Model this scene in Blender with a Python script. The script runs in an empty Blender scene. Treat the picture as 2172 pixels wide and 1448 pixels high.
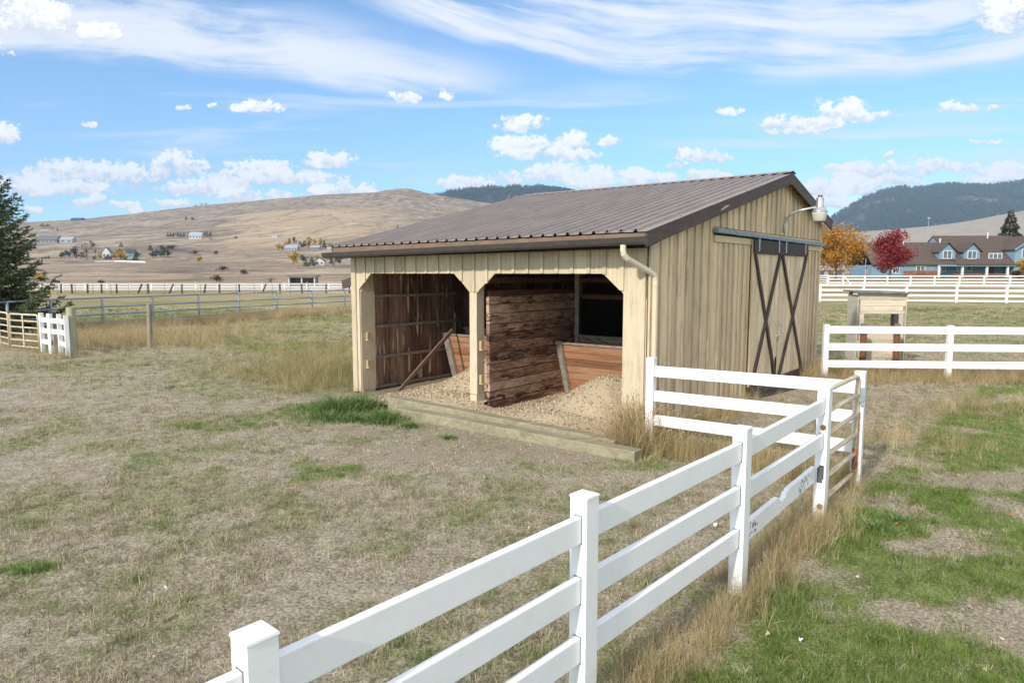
import bpy, math, random
import numpy as np
from mathutils import Vector, Matrix

# ------------------------------------------------------------------ camera, world, sun, exposure
SC = bpy.context.scene
COL = SC.collection
F, YH, H = 1448.0, 578.0, 2.2                      # focal length in photo pixels, horizon row, eye height (m)
PITCH = math.atan((724 - YH) / F)
cam = bpy.data.cameras.new("camera"); camo = bpy.data.objects.new("camera", cam); COL.objects.link(camo)
cam.sensor_width = 36; cam.lens = 24.0; cam.clip_start = 0.05; cam.clip_end = 30000
camo.location = (0, 0, H); camo.rotation_euler = (math.pi / 2 - PITCH, 0, 0)
SC.camera = camo
SC.view_settings.view_transform = 'Standard'; SC.view_settings.look = 'None'
SC.view_settings.exposure = 0.68; SC.view_settings.gamma = 1.0; SC.view_settings.use_curve_mapping = False
SC.cycles.use_denoising = True
SC.cycles.max_bounces = 6; SC.cycles.diffuse_bounces = 4; SC.cycles.glossy_bounces = 2
SC.cycles.transmission_bounces = 2; SC.cycles.volume_bounces = 0; SC.cycles.transparent_max_bounces = 6
SUN_EL = math.radians(30)
U = Vector((-0.78254, 0.62260, 0)); V = Vector((0.62260, 0.78254, 0))   # along the barn front (to the left), into the barn
to_sun = (-V * 0.9995 - U * 0.035).normalized() * math.cos(SUN_EL) + Vector((0, 0, math.sin(SUN_EL)))
SUN_AZ = math.atan2(to_sun.x, to_sun.y)
sl = bpy.data.lights.new("sun", 'SUN'); sl.energy = 2.5; sl.angle = math.radians(2.2); sl.color = (1.0, 0.92, 0.80)
so = bpy.data.objects.new("sun", sl); COL.objects.link(so)
so.rotation_euler = (-to_sun).to_track_quat('-Z', 'Y').to_euler()


# ------------------------------------------------------------------ node helpers
class X:
    """A shader socket with arithmetic."""
    def __init__(s, nt, sock): s.nt, s.s = nt, sock
    def _m(s, op, *a, clamp=False):
        n = s.nt.nodes.new("ShaderNodeMath"); n.operation = op; n.use_clamp = clamp
        for i, q in enumerate((s,) + a):
            if isinstance(q, X): s.nt.links.new(q.s, n.inputs[i])
            else: n.inputs[i].default_value = q
        return X(s.nt, n.outputs[0])
    def __add__(s, o): return s._m('ADD', o)
    __radd__ = __add__
    def __sub__(s, o): return s._m('SUBTRACT', o)
    def __rsub__(s, o): return X(s.nt, val(s.nt, o))._m('SUBTRACT', s)
    def __mul__(s, o): return s._m('MULTIPLY', o)
    __rmul__ = __mul__
    def __truediv__(s, o): return s._m('DIVIDE', o)
    def mx(s, o): return s._m('MAXIMUM', o)
    def mn(s, o): return s._m('MINIMUM', o)
    def pw(s, o): return s._m('POWER', o)
    def ab(s): return s._m('ABSOLUTE')
    def gt(s, o): return s._m('GREATER_THAN', o)
    def ss(s, a, b):
        n = s.nt.nodes.new("ShaderNodeMapRange"); n.interpolation_type = 'SMOOTHSTEP'
        s.nt.links.new(s.s, n.inputs[0]); n.inputs[1].default_value = a; n.inputs[2].default_value = b
        return X(s.nt, n.outputs[0])


def val(nt, v):
    n = nt.nodes.new("ShaderNodeValue"); n.outputs[0].default_value = v; return n.outputs[0]


def comb(nt, x, y, z):
    n = nt.nodes.new("ShaderNodeCombineXYZ")
    for i, q in enumerate((x, y, z)):
        if isinstance(q, X): nt.links.new(q.s, n.inputs[i])
        else: n.inputs[i].default_value = q
    return n.outputs[0]


def noise(nt, vec, scale, detail=4, rough=0.55, dist=0.0):
    n = nt.nodes.new("ShaderNodeTexNoise")
    if vec is not None: nt.links.new(vec, n.inputs['Vector'])
    n.inputs['Scale'].default_value = scale; n.inputs['Detail'].default_value = detail
    n.inputs['Roughness'].default_value = rough; n.inputs['Distortion'].default_value = dist
    return X(nt, n.outputs[0])


def mixc(nt, f, a, b):
    n = nt.nodes.new("ShaderNodeMix"); n.data_type = 'RGBA'
    if isinstance(f, X): nt.links.new(f.s, n.inputs[0])
    else: n.inputs[0].default_value = f
    for i, q in ((6, a), (7, b)):
        if isinstance(q, (tuple, list)): n.inputs[i].default_value = tuple(q)[:3] + (1,)
        else: nt.links.new(q, n.inputs[i])
    return n.outputs[2]


def mulc(nt, f, a, b):
    n = nt.nodes.new("ShaderNodeMix"); n.data_type = 'RGBA'; n.blend_type = 'MULTIPLY'
    n.inputs[0].default_value = f
    for i, q in ((6, a), (7, b)):
        if isinstance(q, (tuple, list)): n.inputs[i].default_value = tuple(q)[:3] + (1,)
        else: nt.links.new(q, n.inputs[i])
    return n.outputs[2]


def gray(nt, x): return comb(nt, x, x, x)


def ramp(nt, f, stops):
    n = nt.nodes.new("ShaderNodeValToRGB"); e = n.color_ramp.elements
    while len(e) < len(stops): e.new(0.5)
    for k, (p, c) in enumerate(stops): e[k].position = p; e[k].color = tuple(c) + (1,)
    nt.links.new(f.s, n.inputs[0]); return n.outputs[0]


def new_mat(name, rough=0.7, spec=0.3, metal=0.0):
    m = bpy.data.materials.new(name); m.use_nodes = True
    nt = m.node_tree; b = nt.nodes["Principled BSDF"]
    b.inputs['Roughness'].default_value = rough; b.inputs['Specular IOR Level'].default_value = spec
    b.inputs['Metallic'].default_value = metal
    return m, nt, b


def setc(nt, b, c):
    if isinstance(c, (tuple, list)): b.inputs['Base Color'].default_value = tuple(c)[:3] + (1,)
    else: nt.links.new(c, b.inputs['Base Color'])


def bump(nt, b, h, strength=0.3, dist=0.01):
    n = nt.nodes.new("ShaderNodeBump"); n.inputs['Strength'].default_value = strength; n.inputs['Distance'].default_value = dist
    nt.links.new(h.s, n.inputs['Height']); nt.links.new(n.outputs[0], b.inputs['Normal'])


def coord(nt, kind='Object'):
    return nt.nodes.new("ShaderNodeTexCoord").outputs[kind]


def scaled(nt, vec, s):
    n = nt.nodes.new("ShaderNodeMapping"); nt.links.new(vec, n.inputs[0]); n.inputs['Scale'].default_value = s
    return n.outputs[0]


def island(nt):
    return X(nt, nt.nodes.new("ShaderNodeNewGeometry").outputs['Random Per Island'])


def objrand(nt):
    return X(nt, nt.nodes.new("ShaderNodeObjectInfo").outputs['Random'])


def sep(nt, vec):
    n = nt.nodes.new("ShaderNodeSeparateXYZ"); nt.links.new(vec, n.inputs[0])
    return [X(nt, o) for o in n.outputs]


# ------------------------------------------------------------------ pixel <-> world helpers (rays from the eye)
def ray(px, py):
    c, s = math.cos(PITCH), math.sin(PITCH)
    a, b = px - 1086.0, 724.0 - py
    return Vector((a, F * c + b * s, -F * s + b * c))


def onz(px, py, z=0.0):
    r = ray(px, py); k = (z - H) / r.z
    return Vector((r.x * k, r.y * k, z))


def atY(px, py, Y):
    r = ray(px, py); k = Y / r.y
    return Vector((r.x * k, Y, H + r.z * k))


# ------------------------------------------------------------------ sky: Nishita with cirrus bands and cumulus
def build_world():
    w = bpy.data.worlds.new("World"); SC.world = w; w.use_nodes = True
    nt = w.node_tree; nt.nodes.clear()
    out = nt.nodes.new("ShaderNodeOutputWorld"); bg = nt.nodes.new("ShaderNodeBackground")
    sky = nt.nodes.new("ShaderNodeTexSky"); sky.sky_type = 'NISHITA'; sky.sun_disc = False
    sky.sun_elevation = SUN_EL; sky.sun_rotation = SUN_AZ
    sky.air_density = 1.0; sky.dust_density = 0.6; sky.ozone_density = 2.2; sky.altitude = 900
    bg.inputs['Strength'].default_value = 0.15
    d = coord(nt, 'Generated')
    x, y, z = sep(nt, d)
    front = y.gt(0.15)
    yy = y.mx(0.15)
    p, q = x / yy, z / yy
    up = z.ss(-0.02, 0.05)

    def pq(px, py):
        r = ray(px, py); return r.x / r.y, r.z / r.y
    # puffy cumulus: flat-bottomed blobs roughened with noise
    pv = comb(nt, p, q * 1.25, 0.0)
    n1 = noise(nt, pv, 30, 6, 0.55); n2 = noise(nt, pv, 95, 5, 0.6)
    wob = (n1 - 0.5) * 3.6 + (n2 - 0.5) * 3.6
    blobs = [(540,229,48,20),(855,211,30,13),(945,203,17,16),(388,229,20,8),(440,225,7,7),(12,288,36,26),(75,45,90,50),
             (215,72,42,28),(4,120,18,34),(190,268,20,7),
             (60,395,61,30),(150,372,59,36),(235,372,90,30),(372,360,61,38),(130,402,137,18),(490,385,69,23),(560,368,80,30),(600,380,126,18),
             (420,402,82,21),(702,345,53,24),(510,418,48,19),(600,413,27,16),(705,405,48,21),(780,402,25,15),
             (185,430,36,16),(275,438,36,15),(365,433,36,13),(990,395,59,26),(80,445,20,8),
             (1100,266,56,25),(1120,312,78,26),(1215,302,50,23),(1165,328,116,15),(1300,302,22,13),(1090,378,37,21),(1200,372,84,32),
             (1252,388,59,26),(1372,382,73,23),(1500,378,63,15),(1500,333,61,19),(1440,350,27,9),
             (1630,266,26,16),(1700,264,92,20),(1782,242,66,30),(1852,246,52,14),(1680,280,60,8),(2030,231,46,17),(2122,232,17,7),(1545,237,22,10),
             (1740,412,67,36),(1795,400,69,30),(1755,436,95,18),(1860,366,106,23),(1972,354,59,18),(1890,384,69,12),
             (2050,362,48,15),(2132,370,84,26),(2122,384,73,15),(2130,40,62,50),(2168,12,50,30),(2090,302,22,6),(1880,330,14,5)]
    wp = (noise(nt, comb(nt, p, q, 21.0), 24, 4, 0.6) - 0.5) * 0.075; wq = (noise(nt, comb(nt, p, q, 33.0), 30, 4, 0.6) - 0.5) * 0.030
    pc, qc = p + wp, q + wq
    best = None; shade = None
    for px, py, a, b in blobs:
        c0 = pq(px, py); c1 = pq(px + a, py); c2 = pq(px, py - b)
        dx = (pc - c0[0]) * (1.0 / (c1[0] - c0[0])); dy = (qc - c0[1]) * (1.0 / (c2[1] - c0[1]))
        dyb = dy.mx(0.0) + dy.mn(0.0) * -1.7            # flatter underside
        m = 1.0 - (dx * dx + dyb * dyb)
        best = m if best is None else best.mx(m)
        s_ = dy + (m.mn(0.0)) * 4.0                      # height inside its own cloud
        shade = s_ if shade is None else shade.mx(s_)
    n3 = noise(nt, pv, 240, 3, 0.6)
    cu = (best + wob + (n3 - 0.5) * 1.4 + 0.16).ss(-0.25, 0.62) * front
    edge = best.ss(-1.6, -0.4)
    cu = cu * edge
    lum = (shade + (n1 - 0.5) * 3.6 + (n2 - 0.5) * 3.0 + 0.22).ss(-0.9, 1.0)
    # high cirrus
    k = 1.0 / F
    px_ = p * F                                          # px - 1086 at the horizon row
    yq = q * F
    wv = noise(nt, comb(nt, p * 1.0, q * 1.0, 3.0), 2.2, 3, 0.5)
    wv2 = noise(nt, comb(nt, p * 1.0, q * 1.0, 9.0), 7.0, 3, 0.5)
    # left band
    eA = 448.0 - (px_ + 1086.0) * 0.105 + (wv2 - 0.5) * 45.0
    inA = (yq - eA).ss(-6.0, 28.0) * (1.0 - (px_ + 1086.0 - (yq * -0.0)).ss(930.0, 1230.0)) * (1.0 - (yq - (690.0 - (px_ + 1086.0) * 0.27)).ss(-60.0, 60.0))
    qa = q + p * 0.11 + (wv - 0.5) * 0.10
    stA = noise(nt, comb(nt, p * 3.2, qa * 30.0, 1.0), 1.0, 8, 0.62, 0.4)
    stA2 = noise(nt, comb(nt, p * 3.0, qa * 6.0, 4.0), 1.0, 6, 0.6)
    cA = inA * ((stA - 0.5) * 2.6 + (stA2 - 0.5) * 2.6 + 0.62).ss(0.0, 1.0)
    # right band
    u_ = (px_ - 480.0) * (1.0 / 640.0)
    uu = u_.mn(0.0); ur = u_.mx(0.0)
    eB = 380.0 + uu * uu * 95.0 + ur * ur * 40.0 + (wv2 - 0.5) * 40.0
    inB = (yq - eB).ss(-8.0, 40.0) * (px_ + yq * 0.35).ss(-200.0, 40.0) * (1.0 - (yq - 560.0 - ur * 200.0).ss(0.0, 60.0) * 0.75)
    qb = q - uu * uu * 0.075 - ur * ur * 0.05 + (wv - 0.5) * 0.07
    stB = noise(nt, comb(nt, p * 2.4, qb * 30.0, 6.0), 1.0, 8, 0.62, 0.5)
    stB2 = noise(nt, comb(nt, p * 2.6, qb * 11.0, 2.0), 1.0, 6, 0.6)
    cB = inB * ((stB - 0.5) * 2.8 + (stB2 - 0.5) * 2.8 + 0.55).ss(0.0, 1.0)
    # faint wisps lower down
    st3 = noise(nt, comb(nt, p * 2.2, (q + (wv - 0.5) * 0.03) * 26.0, 12.0), 1.0, 7, 0.6, 0.6)
    c3 = ((st3 - 0.5) * 2.0 + 0.5).ss(0.48, 0.95) * 0.6 * (1.0 - (yq - 330.0).ss(0.0, 90.0))
    ci = (cA * 0.92).mx(cB * 0.92).mx(c3) * front
    high = z.ss(0.42, 0.62)                              # unseen cloud overhead and behind the viewer, added as fill light
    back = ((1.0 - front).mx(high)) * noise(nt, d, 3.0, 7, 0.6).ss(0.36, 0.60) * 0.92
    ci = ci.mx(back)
    hs = nt.nodes.new("ShaderNodeHueSaturation"); hs.inputs['Saturation'].default_value = 1.0; hs.inputs['Value'].default_value = 1.0
    nt.links.new(sky.outputs[0], hs.inputs['Color'])
    base = mulc(nt, 1.0, hs.outputs[0], (0.62, 0.81, 0.92))
    c1_ = mixc(nt, ci * up, base, mixc(nt, (1.0 - front).mx(high), (4.15, 4.3, 4.5), (7.6, 7.35, 6.95)))  # the unseen cloud is set brighter to fill the shaded sides
    ccol = mixc(nt, lum, (3.1, 3.3, 3.65), (5.2, 5.2, 5.2))
    c2_ = mixc(nt, cu * up * 0.97, c1_, ccol)
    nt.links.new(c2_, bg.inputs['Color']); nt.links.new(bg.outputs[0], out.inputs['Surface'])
    w.cycles.sampling_method = 'MANUAL'; w.cycles.sample_map_resolution = 512


build_world()


# ------------------------------------------------------------------ mesh builder
class MB:
    def __init__(s): s.v, s.f, s.mi = [], [], []
    def add(s, vs, fs, mi=0):
        o = len(s.v); s.v += [tuple(q) for q in vs]
        s.f += [tuple(i + o for i in f) for f in fs]; s.mi += [mi] * len(fs); return s
    def hexa(s, p, mi=0):   # p: 4 bottom ccw, 4 top ccw
        return s.add(p, [(3, 2, 1, 0), (4, 5, 6, 7), (0, 1, 5, 4), (1, 2, 6, 5), (2, 3, 7, 6), (3, 0, 4, 7)], mi)
    def box(s, x0, x1, y0, y1, z0, z1, mi=0):
        x0, x1 = min(x0, x1), max(x0, x1); y0, y1 = min(y0, y1), max(y0, y1)
        return s.hexa([(x0, y0, z0), (x1, y0, z0), (x1, y1, z0), (x0, y1, z0), (x0, y0, z1), (x1, y0, z1), (x1, y1, z1), (x0, y1, z1)], mi)
    def bar(s, a, b, w, h, up=(0, 0, 1), mi=0):
        a, b = Vector(a), Vector(b); d = (b - a).normalized(); sd = d.cross(Vector(up)).normalized(); uu = sd.cross(d)
        r = [a - sd * w / 2 - uu * h / 2, a + sd * w / 2 - uu * h / 2, a + sd * w / 2 + uu * h / 2, a - sd * w / 2 + uu * h / 2]
        t = [q + (b - a) for q in r]
        return s.add(r + t, [(0, 1, 2, 3), (7, 6, 5, 4), (0, 4, 5, 1), (1, 5, 6, 2), (2, 6, 7, 3), (3, 7, 4, 0)], mi)
    def tube(s, pts, r, n=8, cap=True, mi=0):
        pts = [Vector(p) for p in pts]; rr = r if isinstance(r, (list, tuple)) else [r] * len(pts)
        o = len(s.v); prev = None
        for i, p in enumerate(pts):
            d = (pts[min(i + 1, len(pts) - 1)] - pts[max(i - 1, 0)]).normalized()
            if prev is None:
                a = d.orthogonal().normalized()
            else:
                a = (prev - d * prev.dot(d)).normalized()
            prev = a; b = d.cross(a)
            for k in range(n):
                t = 2 * math.pi * k / n
                s.v.append(tuple(p + (a * math.cos(t) + b * math.sin(t)) * rr[i]))
        for i in range(len(pts) - 1):
            for k in range(n):
                k2 = (k + 1) % n
                s.f.append((o + i * n + k, o + i * n + k2, o + (i + 1) * n + k2, o + (i + 1) * n + k)); s.mi.append(mi)
        if cap:
            s.f.append(tuple(o + k for k in reversed(range(n)))); s.mi.append(mi)
            e = o + (len(pts) - 1) * n
            s.f.append(tuple(e + k for k in range(n))); s.mi.append(mi)
        return s
    def lathe(s, prof, c=(0, 0, 0), n=24, mi=0):
        o = len(s.v)
        for r, z in prof:
            for k in range(n):
                t = 2 * math.pi * k / n; s.v.append((c[0] + r * math.cos(t), c[1] + r * math.sin(t), c[2] + z))
        for i in range(len(prof) - 1):
            for k in range(n):
                k2 = (k + 1) % n
                s.f.append((o + i * n + k, o + i * n + k2, o + (i + 1) * n + k2, o + (i + 1) * n + k)); s.mi.append(mi)
        s.f.append(tuple(o + k for k in reversed(range(n)))); s.mi.append(mi)
        e = o + (len(prof) - 1) * n; s.f.append(tuple(e + k for k in range(n))); s.mi.append(mi)
        return s
    def prism(s, poly, off, mi=0):  # 3-D polygon pushed along off
        n = len(poly); a = [Vector(p) for p in poly]; b = [p + Vector(off) for p in a]
        fs = [tuple(reversed(range(n))), tuple(range(n, 2 * n))] + [(i, (i + 1) % n, n + (i + 1) % n, n + i) for i in range(n)]
        return s.add(a + b, fs, mi)
    def build(s, name, mats, parent=None, smooth=False, bevel=0.0, segs=2):
        me = bpy.data.meshes.new(name); me.from_pydata(s.v, [], s.f)
        for m in (mats if isinstance(mats, (list, tuple)) else [mats]): me.materials.append(m)
        if any(s.mi): me.polygons.foreach_set('material_index', s.mi)
        if smooth: me.polygons.foreach_set('use_smooth', [True] * len(s.f))
        me.update()
        return link(name, me, parent, bevel, segs)


def link(name, me, parent=None, bevel=0.0, segs=2):
    o = bpy.data.objects.new(name, me); COL.objects.link(o)
    if parent: o.parent = parent
    if bevel:
        m = o.modifiers.new("bevel", 'BEVEL'); m.width = bevel; m.segments = segs; m.limit_method = 'ANGLE'; m.angle_limit = math.radians(40)
    return o


def npmesh(name, verts, faces, mat, smooth=False):
    """numpy mesh; faces (n,k) with constant k"""
    me = bpy.data.meshes.new(name); verts = np.asarray(verts, np.float32); faces = np.asarray(faces, np.int32)
    n, k = faces.shape
    me.vertices.add(len(verts)); me.vertices.foreach_set('co', verts.ravel())
    me.loops.add(n * k); me.loops.foreach_set('vertex_index', faces.ravel())
    me.polygons.add(n); me.polygons.foreach_set('loop_start', np.arange(0, n * k, k, dtype=np.int32))
    if smooth: me.polygons.foreach_set('use_smooth', np.ones(n, bool))
    for m in (mat if isinstance(mat, (list, tuple)) else [mat]): me.materials.append(m)
    me.update(calc_edges=True); me.validate()
    return me


def tag(o, label=None, cat=None, group=None, kind=None):
    if label: o['label'] = label
    if cat: o['category'] = cat
    if group: o['group'] = group
    if kind: o['kind'] = kind
    return o


def empty(name, label=None, cat=None, loc=(0, 0, 0), rz=0.0, group=None, kind=None):
    o = bpy.data.objects.new(name, None); COL.objects.link(o); o.empty_display_size = 0.2
    o.location = loc; o.rotation_euler = (0, 0, rz)
    return tag(o, label, cat, group, kind)


def copy_tree(o, parent=None):
    c = o.copy(); COL.objects.link(c)
    if parent: c.parent = parent
    for ch in list(o.children): copy_tree(ch, c)
    return c


RNG = np.random.default_rng(7)
random.seed(7)


def hash2(i, j, seed):
    h = (i.astype(np.int64) * 374761393 + j.astype(np.int64) * 668265263 + seed * 982451653) & 0x7fffffff
    h = ((h ^ (h >> 13)) * 1274126177) & 0x7fffffff
    return ((h ^ (h >> 16)) & 0xffff) / 65535.0


def vnoise(x, y, seed=0):
    i, j = np.floor(x), np.floor(y); fx, fy = x - i, y - j
    fx = fx * fx * (3 - 2 * fx); fy = fy * fy * (3 - 2 * fy)
    a, b = hash2(i, j, seed), hash2(i + 1, j, seed); c, d = hash2(i, j + 1, seed), hash2(i + 1, j + 1, seed)
    return (a * (1 - fx) + b * fx) * (1 - fy) + (c * (1 - fx) + d * fx) * fy


def fbm(x, y, s, seed=0, oct=4):
    t, a, n = 0.0, 1.0, 0.0
    for k in range(oct):
        t = t + a * vnoise(x * s * 2 ** k + 17.3 * k, y * s * 2 ** k - 9.1 * k, seed + k); n += a; a *= 0.5
    return t / n


def sst(x, a, b):
    t = np.clip((x - a) / (b - a), 0, 1); return t * t * (3 - 2 * t)


# ------------------------------------------------------------------ terrain
SKYPX = [-900, 0, 60, 200, 300, 415, 600, 700, 800, 835, 870, 905, 960, 1030, 1200, 1500, 1700, 1800, 1900, 2000, 2100, 2172, 2500, 3200]
SKYPY = [480, 476, 474, 465, 455, 441, 424, 416, 411, 405, 403, 412, 422, 433, 446, 480, 498, 493, 487, 477, 460, 446, 410, 400]
TY = np.array([0, 70, 100, 140, 200, 300, 400, 600, 900, 1300, 1800, 2300, 3200.0])


def zt(x, y):
    x = np.asarray(x, float); y = np.asarray(y, float)
    px = np.clip(1086 + F * x / np.maximum(y, 20), -900, 3200)
    ys = sum(np.interp(px + k, SKYPX, SKYPY) for k in (-9, 0, 9)) / 3
    yn = sum(np.interp(px + k, SKYPX, SKYPY) for k in (-220, -140, -70, 0, 70, 140, 220)) / 7
    r = sst(px, 1250, 1650)                              # 0 = left hills, 1 = right side
    def zz(py, Y): return H - (py - YH) * Y / F
    fl = [0.13, 0.26, 0.45, 0.70]
    L = [0 * px, 0 * px, 0 * px - 0.05, zz(600, 140) + 0 * px, zz(596, 200) + 0 * px, zz(588, 300) + 0 * px]
    R = [0 * px, 0 * px, 0 * px + 0.35, zz(587, 140) + 0 * px, zz(581, 200) + 0 * px, zz(574, 300) + 0 * px]
    for Yk, k in zip((400, 600, 900, 1300), fl):
        yk = yn if Yk < 1300 else yn * .6 + ys * .4
        L.append(zz(588 + (yk - 588) * k, Yk)); R.append(zz(574 + (yk - 574) * k, Yk))
    zs = zz(ys, 1800)
    L += [zs, zs * 0.9, zs * 0.5]; R += [zs, zs * 0.9, zs * 0.5]
    T = [a * (1 - r) + b * r for a, b in zip(L, R)]
    yc = np.clip(y, 0, 3199)
    k = np.clip(np.searchsorted(TY, yc, side='right') - 1, 0, len(TY) - 2)
    T = np.stack([np.broadcast_to(t, yc.shape) for t in T])
    idx = np.indices(yc.shape)
    a = T[(k,) + tuple(idx)]; b = T[(k + 1,) + tuple(idx)]
    t = (yc - TY[k]) / (TY[k + 1] - TY[k])
    z = a * (1 - t) + b * t
    amp = np.clip((yc - 110) / 600, 0, 1)
    far = sst(yc, 1500, 1800)
    z = z + amp * (1 - far) * ((fbm(x, y, 1 / 260.0, 3, 3) - 0.5) * 16 + (fbm(x, y, 1 / 60.0, 5, 3) - 0.5) * 4) + far * (fbm(x, y, 1 / 70.0, 8, 2) - .5) * 3
    z = z + (1 - np.clip(yc / 60, 0, 1)) * ((fbm(x, y, 0.5, 11, 3) - 0.5) * 0.05)
    return z


def z1(x, y): return float(zt(np.array([x]), np.array([y]))[0])


YS = 60.0 * 1.004 ** np.arange(853)


def place(px, py):
    r = ray(px, py); k = YS / r.y; x = r.x * k; z = H + r.z * k
    hit = np.nonzero(zt(x, YS) >= z)[0]; i = int(hit[0]) if len(hit) else int(np.searchsorted(YS, 1780))
    return Vector((x[i], YS[i], z1(x[i], YS[i])))


def gnd(px, py):
    p = onz(px, py); return Vector((p.x, p.y, z1(p.x, p.y)))


C0 = Vector((0.1975 * 8.86, 8.86, 0))


def loc2(x, y):      # ground point -> (t along the front to the left, s into the barn)
    dx, dy = x - C0.x, y - C0.y
    return dx * U.x + dy * U.y, dx * V.x + dy * V.y


# near fence line
PA, PB, PC, PD, PE, PK = (-.757, 1.91), (.347, 3.17), (1.56, 4.53), (2.76, 5.94), (3.56, 6.9), (1.70, 8.25)


def seg_dist(x, y, a, b):
    ax, ay = a; dx, dy = b[0] - ax, b[1] - ay; L = dx * dx + dy * dy
    t = np.clip(((x - ax) * dx + (y - ay) * dy) / L, 0, 1)
    return np.hypot(x - ax - t * dx, y - ay - t * dy), t


def spots(x, y, L):
    m = np.zeros_like(x); wob = (fbm(x, y, 3.0, 21, 3) - 0.5) * 1.1
    for px, py, rx, ry, a in L:
        c = onz(px, py)
        d = np.sqrt(((x - c.x) / rx) ** 2 + ((y - c.y) / ry) ** 2) + wob
        m = np.maximum(m, a * (1 - sst(d, 0.55, 1.1)))
    return m


def masks(x, y):
    """greenness, bare earth / gravel, right-hand side of the near fence"""
    # right of the line A-D (towards +x)
    side = (x - PA[0]) * (PD[1] - PA[1]) - (y - PA[1]) * (PD[0] - PA[0])
    right = sst(side, -0.2, 0.9)
    beyond = sst(y - (14.0 + 0 * x), -0.4, 0.4)
    n1 = fbm(x, y, 0.55, 31, 4); n2 = fbm(x, y, 1.9, 35, 4); n3 = fbm(x, y, 0.12, 39, 3)
    gl = 0.10 + sst(n1 * 0.45 + n2 * 0.55, 0.40, 0.64) * 0.42 + sst(n3, 0.45, 0.62) * sst(y, 9, 18) * 0.12
    gr = sst(n1 * 0.38 + n2 * 0.62 + sst(y, 3, 10) * 0.03, 0.345, 0.54) * 0.90
    gr = gr * (1 - beyond) + beyond * (0.04 + 0.16 * sst(n3, 0.4, 0.6))
    g = gl * (1 - right) + gr * right
    g = np.maximum(g, spots(x, y, [(700, 1000, .42, .55, 1), (660, 985, .3, .35, .8), (60, 1205, .22, .14, 1), (600, 735, 2.2, 1.6, .8), (480, 905, .9, .4, .75),
                                   (560, 885, .8, .35, .7), (940, 925, .22, .14, .8), (1160, 990, .5, .35, .6), (1330, 985, .6, .4, .7), (500, 800, 2.0, 1.0, .5),
                                   (690, 865, .8, .6, .9), (800, 880, .6, .4, 1.0), (900, 1010, .9, .3, .35), (250, 1290, .5, .22, .4), (420, 1140, .6, .3, .4), (130, 780, 2.5, 1.0, .35)]))
    earth = spots(x, y, [(880, 960, 1.6, .7, .6), (1100, 950, 1.2, .4, .6), (760, 920, .9, .4, .45), (2110, 1020, .9, .4, .8), (1330, 1290, .2, .6, .35), (1480, 1340, .4, .5, .55),
                         (2150, 1340, .3, .5, .6), (1250, 1010, .9, .3, .45), (2050, 1130, .4, .2, .4), (1760, 1230, .4, .25, .45), (1900, 1300, .35, .2, .4)])
    t, s = loc2(x, y)
    fr = (1 - sst(np.abs(s + 0.85), 0.5, 1.2)) * sst(t, -0.6, 0.2) * (1 - sst(t, 4.4, 5.2))
    inside = ((t > -0.02) & (t < 5.95) & (s > -0.9) & (s < 8)).astype(float)
    earth = np.maximum(np.maximum(earth, fr * 0.9), inside)
    g = g * (1 - earth * 0.8)
    return g, earth, right


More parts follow.
